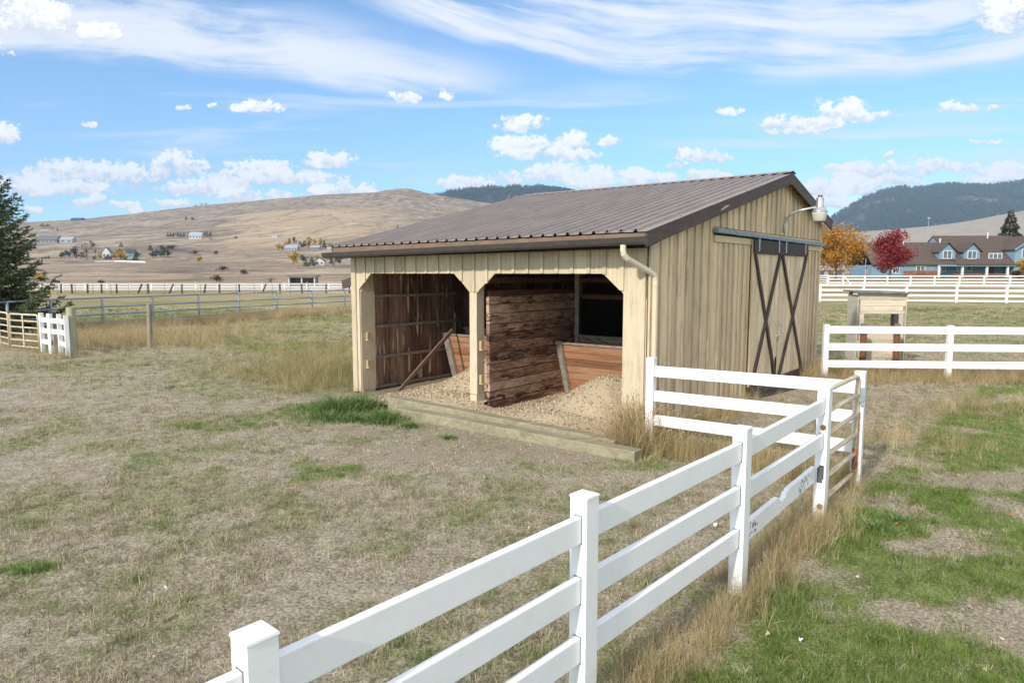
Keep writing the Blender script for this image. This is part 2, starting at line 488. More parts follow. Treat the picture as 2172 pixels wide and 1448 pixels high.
# ------------------------------------------------------------------ materials
def m_ground():
    m, nt, b = new_mat("dry grass ground", 0.95, 0.1)
    geo = nt.nodes.new("ShaderNodeNewGeometry").outputs['Position']
    at = nt.nodes.new("ShaderNodeAttribute"); at.attribute_name = "mask"
    g, e, fr_ = sep(nt, at.outputs['Color'])
    fine = noise(nt, geo, 38, 6, 0.7); mid = noise(nt, geo, 5, 5, 0.62)
    straw_v = scaled(nt, geo, (1.0, 1.0, 1.0))
    st = noise(nt, straw_v, 120, 3, 0.6, 1.5)
    dry = ramp(nt, fine * 0.62 + mid * 0.22 + st * 0.22, [(0.40, (0.07, 0.058, 0.04)), (0.47, (0.22, 0.187, 0.13)), (0.545, (0.40, 0.345, 0.26)), (0.65, (0.68, 0.61, 0.50))])  # ramp darkened to paint in shadow gaps between the tufts
    grn = ramp(nt, fine * 0.7 + mid * 0.3, [(0.38, (0.06, 0.075, 0.022)), (0.50, (0.19, 0.225, 0.07)), (0.64, (0.37, 0.40, 0.16))])
    ear = ramp(nt, fine * 0.55 + st * 0.5, [(0.38, (0.10, 0.078, 0.052)), (0.50, (0.29, 0.235, 0.165)), (0.60, (0.50, 0.44, 0.345)), (0.70, (0.72, 0.67, 0.58))])
    near = mixc(nt, (g * 1.1 + (mid - 0.5) * 0.9).ss(0.15, 0.85) * (0.6 + fr_ * 0.3), dry, grn)
    near = mixc(nt, (e + (mid - 0.5) * 0.5).ss(0.25, 0.75), near, ear)
    # middle distance fields and the far hills
    x, y, z = sep(nt, geo)
    f1 = noise(nt, scaled(nt, geo, (0.35, 1.0, 1.0)), 0.09, 6, 0.65); f2 = noise(nt, scaled(nt, geo, (0.4, 1.0, 1.0)), 0.9, 5, 0.7)
    field = ramp(nt, f1 * 0.6 + f2 * 0.4, [(0.36, (0.17, 0.15, 0.075)), (0.46, (0.29, 0.235, 0.13)), (0.54, (0.39, 0.31, 0.18)), (0.66, (0.52, 0.425, 0.27))])
    field = mixc(nt, noise(nt, geo, 0.045, 4).ss(0.48, 0.66) * 0.32, field, (0.155, 0.155, 0.06))
    h1 = noise(nt, scaled(nt, geo, (0.75, 1.0, 0.0)), 0.012, 7, 0.66, 0.6); h2 = noise(nt, scaled(nt, geo, (0.9, 1.0, 0.0)), 0.055, 6, 0.7); h3 = noise(nt, geo, 0.35, 4, 0.7)
    hill = ramp(nt, h1 * 0.44 + h2 * 0.32 + h3 * 0.26, [(0.39, (0.095, 0.078, 0.066)), (0.465, (0.20, 0.158, 0.118)), (0.53, (0.325, 0.25, 0.172)), (0.63, (0.48, 0.395, 0.29))])
    # a mown golden field on the slope, the grey brush above
    gold_a = ((x * 0.9 + y * 0.30 - 40.0 + (h1 - 0.5) * 330.0).ab()).ss(75.0, 175.0)
    gold = (1.0 - gold_a) * y.ss(760.0, 900.0) * (1.0 - y.ss(1420.0, 1600.0)) * (1.0 - x.ss(-120.0, -60.0))
    hill = mixc(nt, gold * 0.7, hill, mixc(nt, h3, (0.38, 0.285, 0.175), (0.50, 0.39, 0.255)))
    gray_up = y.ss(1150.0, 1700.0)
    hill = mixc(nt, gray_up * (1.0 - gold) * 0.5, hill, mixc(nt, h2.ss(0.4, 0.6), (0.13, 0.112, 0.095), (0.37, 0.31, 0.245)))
    wig = (noise(nt, scaled(nt, geo, (1, 1, 0)), 0.006, 3, 0.5) - 0.5)
    for c0, c1, c2, wd in ((640.0, 0.22, 260.0, 5.0), (905.0, -0.10, 320.0, 6.0), (1210.0, 0.3, 300.0, 8.0), (430.0, 0.12, 120.0, 3.0)):
        tr = 1.0 - ((y - x * c1 + wig * c2 - c0).ab()).ss(wd * 0.4, wd * 1.3)
        hill = mixc(nt, tr * 0.55, hill, (0.55, 0.46, 0.34))
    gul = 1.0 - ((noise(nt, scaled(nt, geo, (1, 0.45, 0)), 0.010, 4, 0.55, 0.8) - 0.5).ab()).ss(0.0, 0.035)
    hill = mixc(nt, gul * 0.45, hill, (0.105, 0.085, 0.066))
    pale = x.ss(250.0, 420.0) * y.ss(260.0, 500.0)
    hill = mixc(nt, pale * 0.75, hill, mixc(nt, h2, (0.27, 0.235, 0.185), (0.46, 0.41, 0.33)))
    c = mixc(nt, y.ss(14.0, 34.0), near, mixc(nt, (g * 1.2).ss(0.1, 0.9) * (1.0 - y.ss(40.0, 80.0)), field, grn))
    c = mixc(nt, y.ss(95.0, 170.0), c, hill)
    lawn = (1.0 - (y - 131.0).ab().ss(7.0, 10.0)) * x.ss(68.0, 74.0)
    c = mixc(nt, lawn * 0.85, c, (0.06, 0.13, 0.02))
    setc(nt, b, c)
    bump(nt, b, fine * 0.6 + st * 0.5, 0.8, 0.03)
    return m


def m_paint(name, col, grime, amount=0.5, rough=0.65, var=0.12, grain=(9, 9, 0.7), peel=None):
    m, nt, b = new_mat(name, rough, 0.25)
    o = coord(nt); isl = island(nt)
    off = nt.nodes.new("ShaderNodeVectorMath"); off.operation = 'ADD'
    nt.links.new(o, off.inputs[0]); nt.links.new(comb(nt, isl * 13.0, isl * 7.0, isl * 29.0), off.inputs[1])
    o = off.outputs[0]
    a = noise(nt, scaled(nt, o, grain), 3.0, 7, 0.68); f = noise(nt, scaled(nt, o, (grain[0] * 3, grain[1] * 3, grain[2] * 2)), 8.0, 5, 0.65)
    l = noise(nt, o, 1.6, 4, 0.6)
    base = mixc(nt, isl, tuple(c * (1 - var) for c in col), tuple(min(1, c * (1 + var)) for c in col))
    c = mixc(nt, (a * 0.55 + f * 0.3 + l * 0.25).ss(0.50, 0.78) * amount, base, grime)
    c = mixc(nt, f.ss(0.62, 0.75) * amount * 0.8, c, tuple(g * 0.45 for g in grime))
    if peel: c = mixc(nt, (l * 0.6 + a * 0.4).ss(0.62, 0.70) * 0.8, c, peel)
    setc(nt, b, c); bump(nt, b, a * 0.5 + f * 0.6, 0.35, 0.006)
    return m


def m_planks(name, dark, mid, light, grain=(8, 8, 0.6), lo=0.40, hi=0.72, streak=None):
    m, nt, b = new_mat(name, 0.8, 0.15)
    o = coord(nt); isl = island(nt)
    off = nt.nodes.new("ShaderNodeVectorMath"); off.operation = 'ADD'
    nt.links.new(o, off.inputs[0]); nt.links.new(comb(nt, isl * 31.0, isl * 17.0, isl * 23.0), off.inputs[1]); o = off.outputs[0]
    a = noise(nt, scaled(nt, o, grain), 1.6, 6, 0.62, 0.8); f = noise(nt, scaled(nt, o, tuple(g * 4 for g in grain)), 3.0, 5, 0.65)
    l = noise(nt, o, 1.1, 4, 0.6)
    c = ramp(nt, a * 0.5 + f * 0.22 + l * 0.15 + isl * 0.16, [(lo, dark), ((lo + hi) / 2, mid), (hi, light)])
    if streak:
        k = noise(nt, scaled(nt, o, tuple(g * 0.55 for g in grain)), 2.2, 3, 0.5, 1.3)
        c = mixc(nt, k.ss(0.60, 0.66), c, streak)
    setc(nt, b, c); bump(nt, b, a * 0.5 + f * 0.6, 0.5, 0.008)
    return m


def m_plain(name, col, rough=0.6, spec=0.3, metal=0.0, var=0.15, scale=6.0, stain=None, bmp=0.0):
    m, nt, b = new_mat(name, rough, spec, metal)
    o = coord(nt); a = noise(nt, o, scale, 5, 0.65)
    c = mixc(nt, a.ss(0.3, 0.7), tuple(q * (1 - var) for q in col), tuple(min(1.0, q * (1 + var)) for q in col))
    if stain: c = mixc(nt, noise(nt, o, scale * 2.3, 6, 0.7).ss(stain[1], stain[1] + 0.1), c, stain[0])
    setc(nt, b, c)
    if bmp: bump(nt, b, noise(nt, o, scale * 8, 4, 0.7), bmp, 0.01)
    return m


def m_vinyl(name="white vinyl"):
    m, nt, b = new_mat(name, 0.38, 0.4)
    o = coord(nt); geo = nt.nodes.new("ShaderNodeNewGeometry").outputs['Position']
    a = noise(nt, geo, 7, 5, 0.65); f = noise(nt, scaled(nt, geo, (4, 4, 22)), 4, 5, 0.7)
    z = sep(nt, geo)[2]
    c = mixc(nt, a.ss(0.3, 0.75), (0.83, 0.835, 0.85), (0.79, 0.795, 0.80))
    dirt = (1.0 - z.ss(0.02, 0.34)) * (f * 0.6 + a * 0.4).ss(0.36, 0.60) * 0.7 + f.ss(0.60, 0.76) * 0.28 + a.ss(0.60, 0.80) * 0.10
    c = mixc(nt, dirt, c, (0.36, 0.31, 0.24))
    setc(nt, b, c); bump(nt, b, a, 0.04, 0.01)
    return m


def m_leaf(name, stops, transl=0.25, rough=0.7, dark_to=None, detail=0.6):
    """foliage: colour from position noise + per-leaf random"""
    m, nt, b = new_mat(name, rough, 0.15)
    o = coord(nt); isl = island(nt)
    a = noise(nt, o, detail, 4, 0.6)
    c = ramp(nt, a * 0.55 + isl * 0.38 + objrand(nt) * 0.08, stops)
    setc(nt, b, c)
    tr = nt.nodes.new("ShaderNodeBsdfTranslucent"); nt.links.new(c, tr.inputs['Color'])
    mx = nt.nodes.new("ShaderNodeMixShader"); mx.inputs[0].default_value = transl
    out = nt.nodes["Material Output"]
    nt.links.new(b.outputs[0], mx.inputs[1]); nt.links.new(tr.outputs[0], mx.inputs[2]); nt.links.new(mx.outputs[0], out.inputs['Surface'])
    return m


def m_blade(name, dry, green, transl=0.3, w=(.40, .60)):
    """grass: 'tint' travels from the scatter point to its tuft (0 dry, 1 green)"""
    m, nt, b = new_mat(name, 0.75, 0.15)
    at = nt.nodes.new("ShaderNodeAttribute"); at.attribute_type = 'INSTANCER'; at.attribute_name = "tint"
    t = X(nt, at.outputs['Fac']); isl = island(nt); r = objrand(nt)
    cd = ramp(nt, isl * w[0] + r * w[1], [(0.1, dry[0]), (0.5, dry[1]), (0.9, dry[2])])
    cg = ramp(nt, isl * w[0] + r * w[1], [(0.1, green[0]), (0.5, green[1]), (0.9, green[2])])
    c = mixc(nt, (t + (isl - 0.5) * 0.5).ss(0.2, 0.75), cd, cg)
    setc(nt, b, c)
    tr = nt.nodes.new("ShaderNodeBsdfTranslucent"); nt.links.new(c, tr.inputs['Color'])
    mx = nt.nodes.new("ShaderNodeMixShader"); mx.inputs[0].default_value = transl
    nt.links.new(b.outputs[0], mx.inputs[1]); nt.links.new(tr.outputs[0], mx.inputs[2])
    nt.links.new(mx.outputs[0], nt.nodes["Material Output"].inputs['Surface'])
    return m


M = {}
M['ground'] = m_ground()
M['siding'] = m_paint("cream painted boards", (0.575, 0.49, 0.355), (0.31, 0.245, 0.165), 0.95)
M['gable'] = m_paint("weathered cream boards", (0.63, 0.505, 0.335), (0.25, 0.18, 0.115), 1.0, var=0.2)
M['post'] = m_paint("cream painted posts", (0.575, 0.495, 0.365), (0.31, 0.25, 0.17), 0.9, peel=(0.42, 0.32, 0.2))
M['fascia'] = m_paint("weathered brown fascia", (0.085, 0.060, 0.050), (0.17, 0.135, 0.115), 0.75, var=0.2, grain=(0.8, 0.8, 8))
M['brown'] = m_paint("brown door trim", (0.050, 0.036, 0.030), (0.11, 0.085, 0.07), 0.6, grain=(9, 9, 1))
M['gutter'] = m_plain("dark brown gutter", (0.060, 0.052, 0.048), 0.4, 0.5)
M['drip'] = m_plain("tan brown eave board", (0.20, 0.135, 0.095), 0.6)
M['downspout'] = m_plain("cream downspout", (0.60, 0.54, 0.42), 0.45, 0.4, var=0.05)
M['inner_v'] = m_planks("dark stall planks", (0.045, 0.03, 0.023), (0.25, 0.15, 0.108), (0.46, 0.34, 0.255), (7, 7, 0.7), 0.36, 0.72, streak=(0.60, 0.52, 0.42))
M['inner_h'] = m_planks("red brown stall boards", (0.024, 0.016, 0.013), (0.27, 0.155, 0.108), (0.54, 0.40, 0.30), (2.2, 1.7, 8), 0.38, 0.62, streak=(0.085, 0.055, 0.042))
M['orange'] = m_planks("orange manger boards", (0.13, 0.065, 0.04), (0.38, 0.19, 0.105), (0.52, 0.34, 0.22), (0.7, 0.7, 7), 0.34, 0.72)
M['greywood'] = m_planks("grey weathered wood", (0.16, 0.135, 0.115), (0.33, 0.29, 0.245), (0.48, 0.43, 0.37), (8, 8, 8), 0.36, 0.7)
M['redbeam'] = m_planks("red brown beams", (0.07, 0.035, 0.026), (0.13, 0.062, 0.045), (0.19, 0.10, 0.07), (1, 1, 6), 0.36, 0.7)
M['oldpole'] = m_planks("old brown pole", (0.10, 0.065, 0.05), (0.22, 0.15, 0.115), (0.34, 0.25, 0.20), (8, 8, 8), 0.36, 0.7)
M['rawwood'] = m_planks("raw yellow wood", (0.38, 0.28, 0.165), (0.50, 0.385, 0.235), (0.60, 0.48, 0.31), (5, 5, 5), 0.36, 0.7)
M['timber'] = m_planks("pressure treated timber", (0.17, 0.155, 0.10), (0.31, 0.28, 0.19), (0.46, 0.415, 0.30), (0.8, 8, 8), 0.34, 0.7)
M['galv'] = m_plain("galvanised steel", (0.50, 0.52, 0.54), 0.38, 0.5, 0.75, var=0.15, scale=14)
M['track'] = m_plain("blue grey door track", (0.20, 0.255, 0.30), 0.5, 0.4, 0.2)
M['lens'] = m_plain("frosted lamp refractor", (0.55, 0.53, 0.47), 0.35, 0.5, var=0.08)
M['vinyl'] = m_vinyl()
M['slot'] = m_plain("dark slot", (0.10, 0.10, 0.105), 0.7)
M['cavity'] = m_plain("dark cavity", (0.05, 0.065, 0.068), 0.7)
M['creamtube'] = m_plain("chipped cream tube", (0.55, 0.475, 0.345), 0.5, 0.35, var=0.14, scale=9, stain=((0.20, 0.10, 0.045), 0.63))
M['rust'] = m_plain("rust", (0.26, 0.10, 0.04), 0.85, 0.15, var=0.4, scale=30)
M['pipe'] = m_plain("blue grey pipe", (0.30, 0.35, 0.39), 0.5, 0.4, 0.1)
M['pipedark'] = m_plain("dull pipe", (0.20, 0.21, 0.22), 0.6)
M['oldpost'] = m_planks("old fence post", (0.10, 0.09, 0.075), (0.25, 0.22, 0.165), (0.40, 0.35, 0.27), (8, 8, 0.8), 0.36, 0.7)
M['greenpost'] = m_planks("green tinted post", (0.20, 0.20, 0.12), (0.34, 0.34, 0.235), (0.50, 0.46, 0.34), (9, 9, 0.8), 0.36, 0.7)
M['darkpost'] = m_plain("dark crooked post", (0.06, 0.055, 0.055), 0.9)
M['bleached'] = m_paint("bleached booth boards", (0.60, 0.525, 0.405), (0.29, 0.255, 0.205), 0.95, grain=(1, 1, 9), var=0.2)
M['boothside'] = m_paint("grey booth boards", (0.52, 0.49, 0.42), (0.3, 0.28, 0.24), 0.5, grain=(1, 1, 9))
M['tarpaper'] = m_plain("dark roofing felt", (0.17, 0.165, 0.16), 0.8, var=0.35)
M['redpost'] = m_planks("rust stained post", (0.075, 0.032, 0.018), (0.19, 0.085, 0.045), (0.36, 0.23, 0.15), (9, 9, 0.8), 0.38, 0.7)
M['cap'] = m_plain("grey cap", (0.15, 0.14, 0.14), 0.7, var=0.25)
M['bark'] = m_plain("bark", (0.085, 0.062, 0.045), 0.95, var=0.4, bmp=0.5)
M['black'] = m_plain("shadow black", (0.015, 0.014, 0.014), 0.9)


def m_roof():
    m, nt, b = new_mat("brown ribbed roof", 0.52, 0.45, 0.0)
    o = coord(nt); a = noise(nt, scaled(nt, o, (3, 0.5, 1)), 2.0, 6, 0.65); f = noise(nt, o, 22, 5, 0.7)
    c = mixc(nt, (a * 0.7 + f * 0.3).ss(0.35, 0.7), (0.205, 0.172, 0.158), (0.285, 0.246, 0.226))
    setc(nt, b, c); b.inputs['Coat Weight'].default_value = 0.0
    bump(nt, b, noise(nt, scaled(nt, o, (2, 0.8, 1)), 2.5, 3), 0.10, 0.02)
    return m


M['roof'] = m_roof()


def m_gravel():
    m, nt, b = new_mat("gravel", 0.9, 0.2)
    o = coord(nt); isl = island(nt); a = noise(nt, o, 3, 5, 0.65); f = noise(nt, o, 45, 4, 0.7)
    c = ramp(nt, isl * 0.55 + a * 0.25 + f * 0.25, [(0.2, (0.18, 0.14, 0.095)), (0.45, (0.40, 0.315, 0.21)), (0.62, (0.50, 0.405, 0.28)), (0.85, (0.66, 0.58, 0.46))])
    setc(nt, b, c); bump(nt, b, f, 0.5, 0.02)
    return m


M['gravel'] = m_gravel()

# ------------------------------------------------------------------ ground sheet
def build_ground():
    P = np.concatenate([np.linspace(-1.7, -0.86, 90, endpoint=False), np.linspace(-0.86, 0.86, 560, endpoint=False), np.linspace(0.86, 1.7, 91)])
    Y = [-160, -90, -50, -28, -15, -8, -4, -2, -1, 0, 0.5]
    y = 1.0
    while y < 3100:
        Y.append(y); y += max(0.05, y * 0.0165) if y < 400 else y * 0.012
    Y = np.array(Y)
    W = np.sqrt(Y ** 2 + 12 ** 2)
    X_ = P[None, :] * W[:, None]; Yg = np.repeat(Y[:, None], len(P), 1)
    Z = zt(X_, Yg)
    v = np.stack([X_, Yg, Z], -1).reshape(-1, 3)
    nr, nc = X_.shape
    i = (np.arange(nr - 1)[:, None] * nc + np.arange(nc - 1)[None, :]).ravel()
    f = np.stack([i, i + 1, i + nc + 1, i + nc], 1)
    me = npmesh("ground", v, f, M['ground'], True)
    g, e, r = masks(v[:, 0], v[:, 1])
    a = me.color_attributes.new("mask", 'FLOAT_COLOR', 'POINT')
    a.data.foreach_set('color', np.stack([g, e, r, np.ones_like(g)], 1).astype(np.float32).ravel())
    o = link("ground", me)
    tag(o, "dry tan paddock ground rising into golden hills", kind='structure')


build_ground()

# ------------------------------------------------------------------ barn
BARN_W, BARN_D = 5.93, 7.95
barn = empty("barn", "cream board and batten horse shelter with brown ribbed metal roof and two open bays", "barn", C0, math.atan2(-U.y, -U.x))
EAVE_T, SL = 2.71, 0.232                                     # eave top height, roof slope
RIDGE_S, RIDGE_Z = 5.22, 4.02


def roof_z(s): return RIDGE_Z - abs(s - RIDGE_S) * SL


def dip(t, s):   # the eave sags towards its left end
    return -0.05 * max(0.0, t) / 6.0 * min(1.0, max(0.0, (RIDGE_S - s) / 5.6))


def bx(mb, t0, t1, s0, s1, z0, z1, mi=0): return mb.box(-t1, -t0, s0, s1, z0, z1, mi)


OPEN = [(3.07, 5.76, 1.90), (0.33, 2.88, 1.92)]


def hdr_bottom(t):
    for a, b, zc in OPEN:
        if a < t < b:
            k = min(t - a, b - t) / 0.33
            return zc + (2.185 - zc) * min(1.0, k)
    return None


def build_front():
    m = MB(); edges = [0.0, 0.12]
    t = 0.12
    while t < 5.9:
        t += 0.262; edges.append(min(t, 5.945))
    cuts = sorted(set([round(e, 3) for e in edges] + [3.07, 5.76, 0.33, 2.88, 3.40, 5.43, 0.66, 2.55]))
    for a, b in zip(cuts, cuts[1:]):
        if b - a < 0.004: continue
        ca = hdr_bottom(a + 1e-4); cb = hdr_bottom(b - 1e-4)
        solid = hdr_bottom((a + b) / 2) is None
        if solid and 2.8 < a < 3.1: za = zb = 1.90
        elif solid: za = zb = 0.02
        else: za, zb = ca, cb
        y0, y1 = -0.03, 0.0
        g = 0.015 if (round(b, 3) in [round(e, 3) for e in edges] and b < 5.9) else 0.0
        zt_ = 2.60
        m.hexa([(-b + g, y0, zb), (-a, y0, za), (-a, y1, za), (-b + g, y1, zb), (-b + g, y0, zt_), (-a, y0, zt_), (-a, y1, zt_), (-b + g, y1, zt_)])
    for e in edges[1:-1]:                                     # battens over the joints
        zb = hdr_bottom(e)
        if zb is None: zb = 1.90 if 2.8 < e < 3.1 else 0.02
        j = random.uniform(-0.006, 0.006)
        bx(m, e - 0.058 + j, e - 0.007 + j, -0.054, -0.031, zb + 0.004, 2.585)
    bx(m, 0.0, 0.10, -0.056, -0.0305, 0.01, 2.58); bx(m, 5.85, 5.95, -0.056, -0.0305, 0.01, 2.56)   # corner boards
    for e in edges[1:-1]:
        for z in (2.25, 2.42, 2.53):
            for d_ in (.05, .17): bx(m, e + d_ - .004, e + d_ + .004, -.0312, -.0295, z + random.uniform(-.012, .012), z + random.uniform(-.004, .004) + .006, mi=1)
    m.build("front_wall", [M['siding'], M['brown']], barn)
    # posts with their jambs
    for t0, t1, s1, name in ((5.735, 5.93, 0.29, "corner_post"), (2.935, 3.065, 0.17, "middle_post"), (0.0, 0.325, 0.12, "corner_post")):
        p = MB(); bx(p, t0, t1, 0.002, s1, -0.05, 2.5 if t1 - t0 < .2 else 2.5)
        if t1 - t0 < 0.15: bx(p, 2.925, 3.075, -0.022, 0.0, 0.28, 1.9); bx(p, 2.93, 3.07, -0.028, 0.175, -0.04, 0.27)
        else:
            q0 = t0 - 0.012; bx(p, q0, t0 - 0.0005, -0.028, s1 + 0.01, 0.05, 1.86)
        p.build(name, M['post'], barn, bevel=0.004)
    for t, s, z in ((5.72, 0.10, 0.98), (5.72, 0.10, 0.47), (2.925, 0.06, 1.00), (2.925, 0.06, 0.46)):   # bar holders
        k = MB(); bx(k, t - 0.05, t - 0.004, s - 0.035, s + 0.045, z, z + 0.13); bx(k, t - 0.075, t - 0.004, s - 0.04, s + 0.05, z - 0.022, z - 0.001)
        k.build("bar_holder", M['rawwood'], barn, bevel=0.003)


def gable_boards(m, t_in, t_out, s0, s1, z0, ztop, period, batt=True, sgn=-1):
    s = s0
    while s < s1 - 0.02:
        e = min(s + period, s1)
        a, b = s + (0.028 if batt and s > s0 else 0.002), e - 0.001
        segs = [(a, b)] if not (a < RIDGE_S < b) else [(a, RIDGE_S), (RIDGE_S, b)]
        for p, q in segs:
            za, zb = ztop(p), ztop(q)
            m.hexa([(-t_out, p, z0), (-t_out, q, z0), (-t_in, q, z0), (-t_in, p, z0), (-t_out, p, za), (-t_out, q, zb), (-t_in, q, zb), (-t_in, p, za)][:8])
        if batt and e < s1 - 0.05:
            w = 0.030; j = random.uniform(-0.012, 0.012); o0 = t_out + sgn * 0.001; o1 = t_out + sgn * 0.026
            lo, hi = min(-o0, -o1), max(-o0, -o1); zz = min(ztop(e - w), ztop(e + w)) - 0.004
            m.box(lo, hi, e - w + j, e + w + j, z0 + random.uniform(0, 0.02), zz)
        s = e


def build_gable():
    def top(s): return roof_z(s) - 0.05
    m = MB()
    gable_boards(m, 0.0, -0.03, 0.03, 2.06, 0.0, top, 0.268)
    gable_boards(m, 0.0, -0.03, 2.06, BARN_D, 2.895, top, 0.262)             # above the track ledge
    gable_boards(m, 0.0, -0.028, 2.062, 3.70, 0.0, lambda s: 2.66, 0.215)
    gable_boards(m, 0.0, -0.028, 6.70, BARN_D, 0.0, lambda s: 2.66, 0.235)
    m.box(0.032, 0.06, -0.03, 0.075, 0.01, 2.55); m.box(0.032, 0.058, BARN_D - 0.09, BARN_D + 0.02, 0.01, 3.25)
    m.build("gable_wall", M['gable'], barn)
    m = MB()
    m.box(0.0305, 0.062, 2.06, BARN_D + 0.13, 2.665, 2.765)                        # ledger board under the track
    m.prism([(0.0, 2.02, 2.893), (0.10, 2.02, 2.862), (0.10, 2.02, 2.842), (0.0, 2.02, 2.842)], (0, BARN_D - 2.02, 0))
    m.build("ledger", M['gable'], barn)
    b = MB(); b.box(-.016, -.003, .05, 3.70, 0, 2.50); b.box(-.016, -.003, 6.70, BARN_D - .05, 0, 2.9)
    b.prism([(-.016, .4, 2.505), (-.016, BARN_D - .05, 2.905), (-.016, BARN_D - .05, top(BARN_D) - .02), (-.016, RIDGE_S, top(RIDGE_S) - .02), (-.016, .4, top(.4) - .02)], (.013, 0, 0)); b.build("gable_light_block", M['brown'], barn)  # sheet added inside to block light leaking through the siding gaps
    b = MB(); b.box(-BARN_W + .07, -.05, BARN_D - .06, BARN_D - .035, 0, 3.2); b.build("back_dark_sheet", M['brown'], barn)  # dark sheet added so the hay room's shade is in its colour
    b = MB(); b.box(-BARN_W, 0, BARN_D - 0.03, BARN_D, 0, 3.25); b.build("back_wall", M['gable'], barn)
    # left wall, boarded inside and out
    w = MB(); gable_boards(w, 5.905, 5.93, 0.03, BARN_D - .03, 0.0, top, 0.27, True, 1); w.build("side_wall", M['siding'], barn)
    w = MB(); s = 0.04
    while s < BARN_D - .1:
        wd = random.uniform(0.09, 0.2); e = min(s + wd, BARN_D - .05)
        d = random.uniform(0, 0.008)
        w.hexa([(-5.90, s, 0.0), (-5.875 + d, s, 0.0), (-5.875 + d, e - .004, 0.0), (-5.90, e - .004, 0.0), (-5.90, s, top(s) - .02), (-5.875 + d, s, top(s) - .02), (-5.875 + d, e - .004, top(e) - .02), (-5.90, e - .004, top(e) - .02)])
        s = e
    w.build("stall_lining", M['inner_v'], barn)
    for z in (0.02, 0.585, 1.165, 1.735):
        g = MB(); bx(g, 5.80, 5.865, 0.05, 2.62, z, z + 0.055); g.build("girt", M['greywood'], barn, bevel=0.004)


def build_inside():
    w = MB(); z = 0.0; k = 0
    hs = [0.15, 0.16, 0.15, 0.165, 0.15, 0.155, 0.15, 0.16, 0.15, 0.165, 0.15, 0.13]
    for h in hs:                                                             # boarded partition between the bays
        bx(w, 2.83 - random.uniform(0, 0.016), 2.885, 0.16, 2.66, z, z + h - random.uniform(0.007, 0.016)); z += h
    w.build("partition", M['inner_h'], barn, bevel=0.004)
    for z in (1.83, 2.03):
        r = MB(); bx(r, 2.835, 2.875, 0.18, 2.60, z, z + 0.085); r.build("partition_rail", M['redbeam'], barn)
        r = MB(); bx(r, 0.03, 2.82, 2.66, 2.70, z - (0.11 if z < 1.9 else 0.01), z + 0.08 - (0.11 if z < 1.9 else 0.01)); r.build("back_rail", M['redbeam'], barn)
    p = MB(); bx(p, 2.74, 2.83, 2.61, 2.72, 0.0, 2.9); p.build("stall_post", M['greywood'], barn)
    p = MB(); bx(p, 2.68, 2.735, 2.62, 2.67, 1.06, 1.75); p.build("hinge_rail", M['black'], barn)
    # low back wall of each bay with its sloping manger in front
    for t0, t1 in ((0.03, 2.82), (2.96, 5.62)):
        b = MB(); z = 0.0
        for h in (0.17, 0.17, 0.17, 0.17, 0.17, 0.15):
            bx(b, t0, t1, 2.665, 2.70, z, z + h - .005); z += h
        b.build("back_boards", M['inner_h'], barn)
        c = MB(); bx(c, t0, t1, 2.60, 2.72, 1.005, 1.055); c.build("manger_cap", M['greywood'], barn, bevel=0.005)
        f = MB(); n = 7
        for i in range(n):
            za, zb = 0.02 + 0.90 * i / n, 0.02 + 0.90 * (i + 1) / n - 0.006
            sa, sb = 2.36 - 0.30 * i / n, 2.36 - 0.30 * (i + 1) / n
            f.hexa([(-t1, sa, za), (-t0, sa, za), (-t0, sa + .035, za), (-t1, sa + .035, za), (-t1, sb, zb), (-t0, sb, zb), (-t0, sb + .035, zb), (-t1, sb + .035, zb)])
        f.build("manger_front", M['orange'], barn)
        f = MB(); bx(f, t0, t1, 2.035, 2.10, 0.925, 0.965); f.build("manger_lip", M['greywood'], barn, bevel=0.004)
        f = MB(); f.bar((-t1 + .03, 2.33, 0.0), (-t1 + .03, 2.01, 0.985), 0.05, 0.14, (1, 0, 0)); f.bar((-t1 + .075, 2.345, 0.02), (-t1 + .075, 2.03, 0.93), 0.03, 0.07, (1, 0, 0)); f.build("manger_end", M['greywood'], barn, bevel=0.004)
    # upper back wall: a solid dark boarded wall behind the hay room, and a ceiling deck
    # rafters under the roof
    for t in (0.3, 1.2, 2.1, 3.0, 3.9, 4.8, 5.7):
        r = MB(); r.hexa([(-t - .02, -0.35, roof_z(-.35) - .19), (-t + .02, -0.35, roof_z(-.35) - .19), (-t + .02, 5.2, roof_z(5.2) - .19), (-t - .02, 5.2, roof_z(5.2) - .19),
                          (-t - .02, -0.35, roof_z(-.35) - .06), (-t + .02, -0.35, roof_z(-.35) - .06), (-t + .02, 5.2, roof_z(5.2) - .06), (-t - .02, 5.2, roof_z(5.2) - .06)])
        r.build("rafter", M['redbeam'], barn)


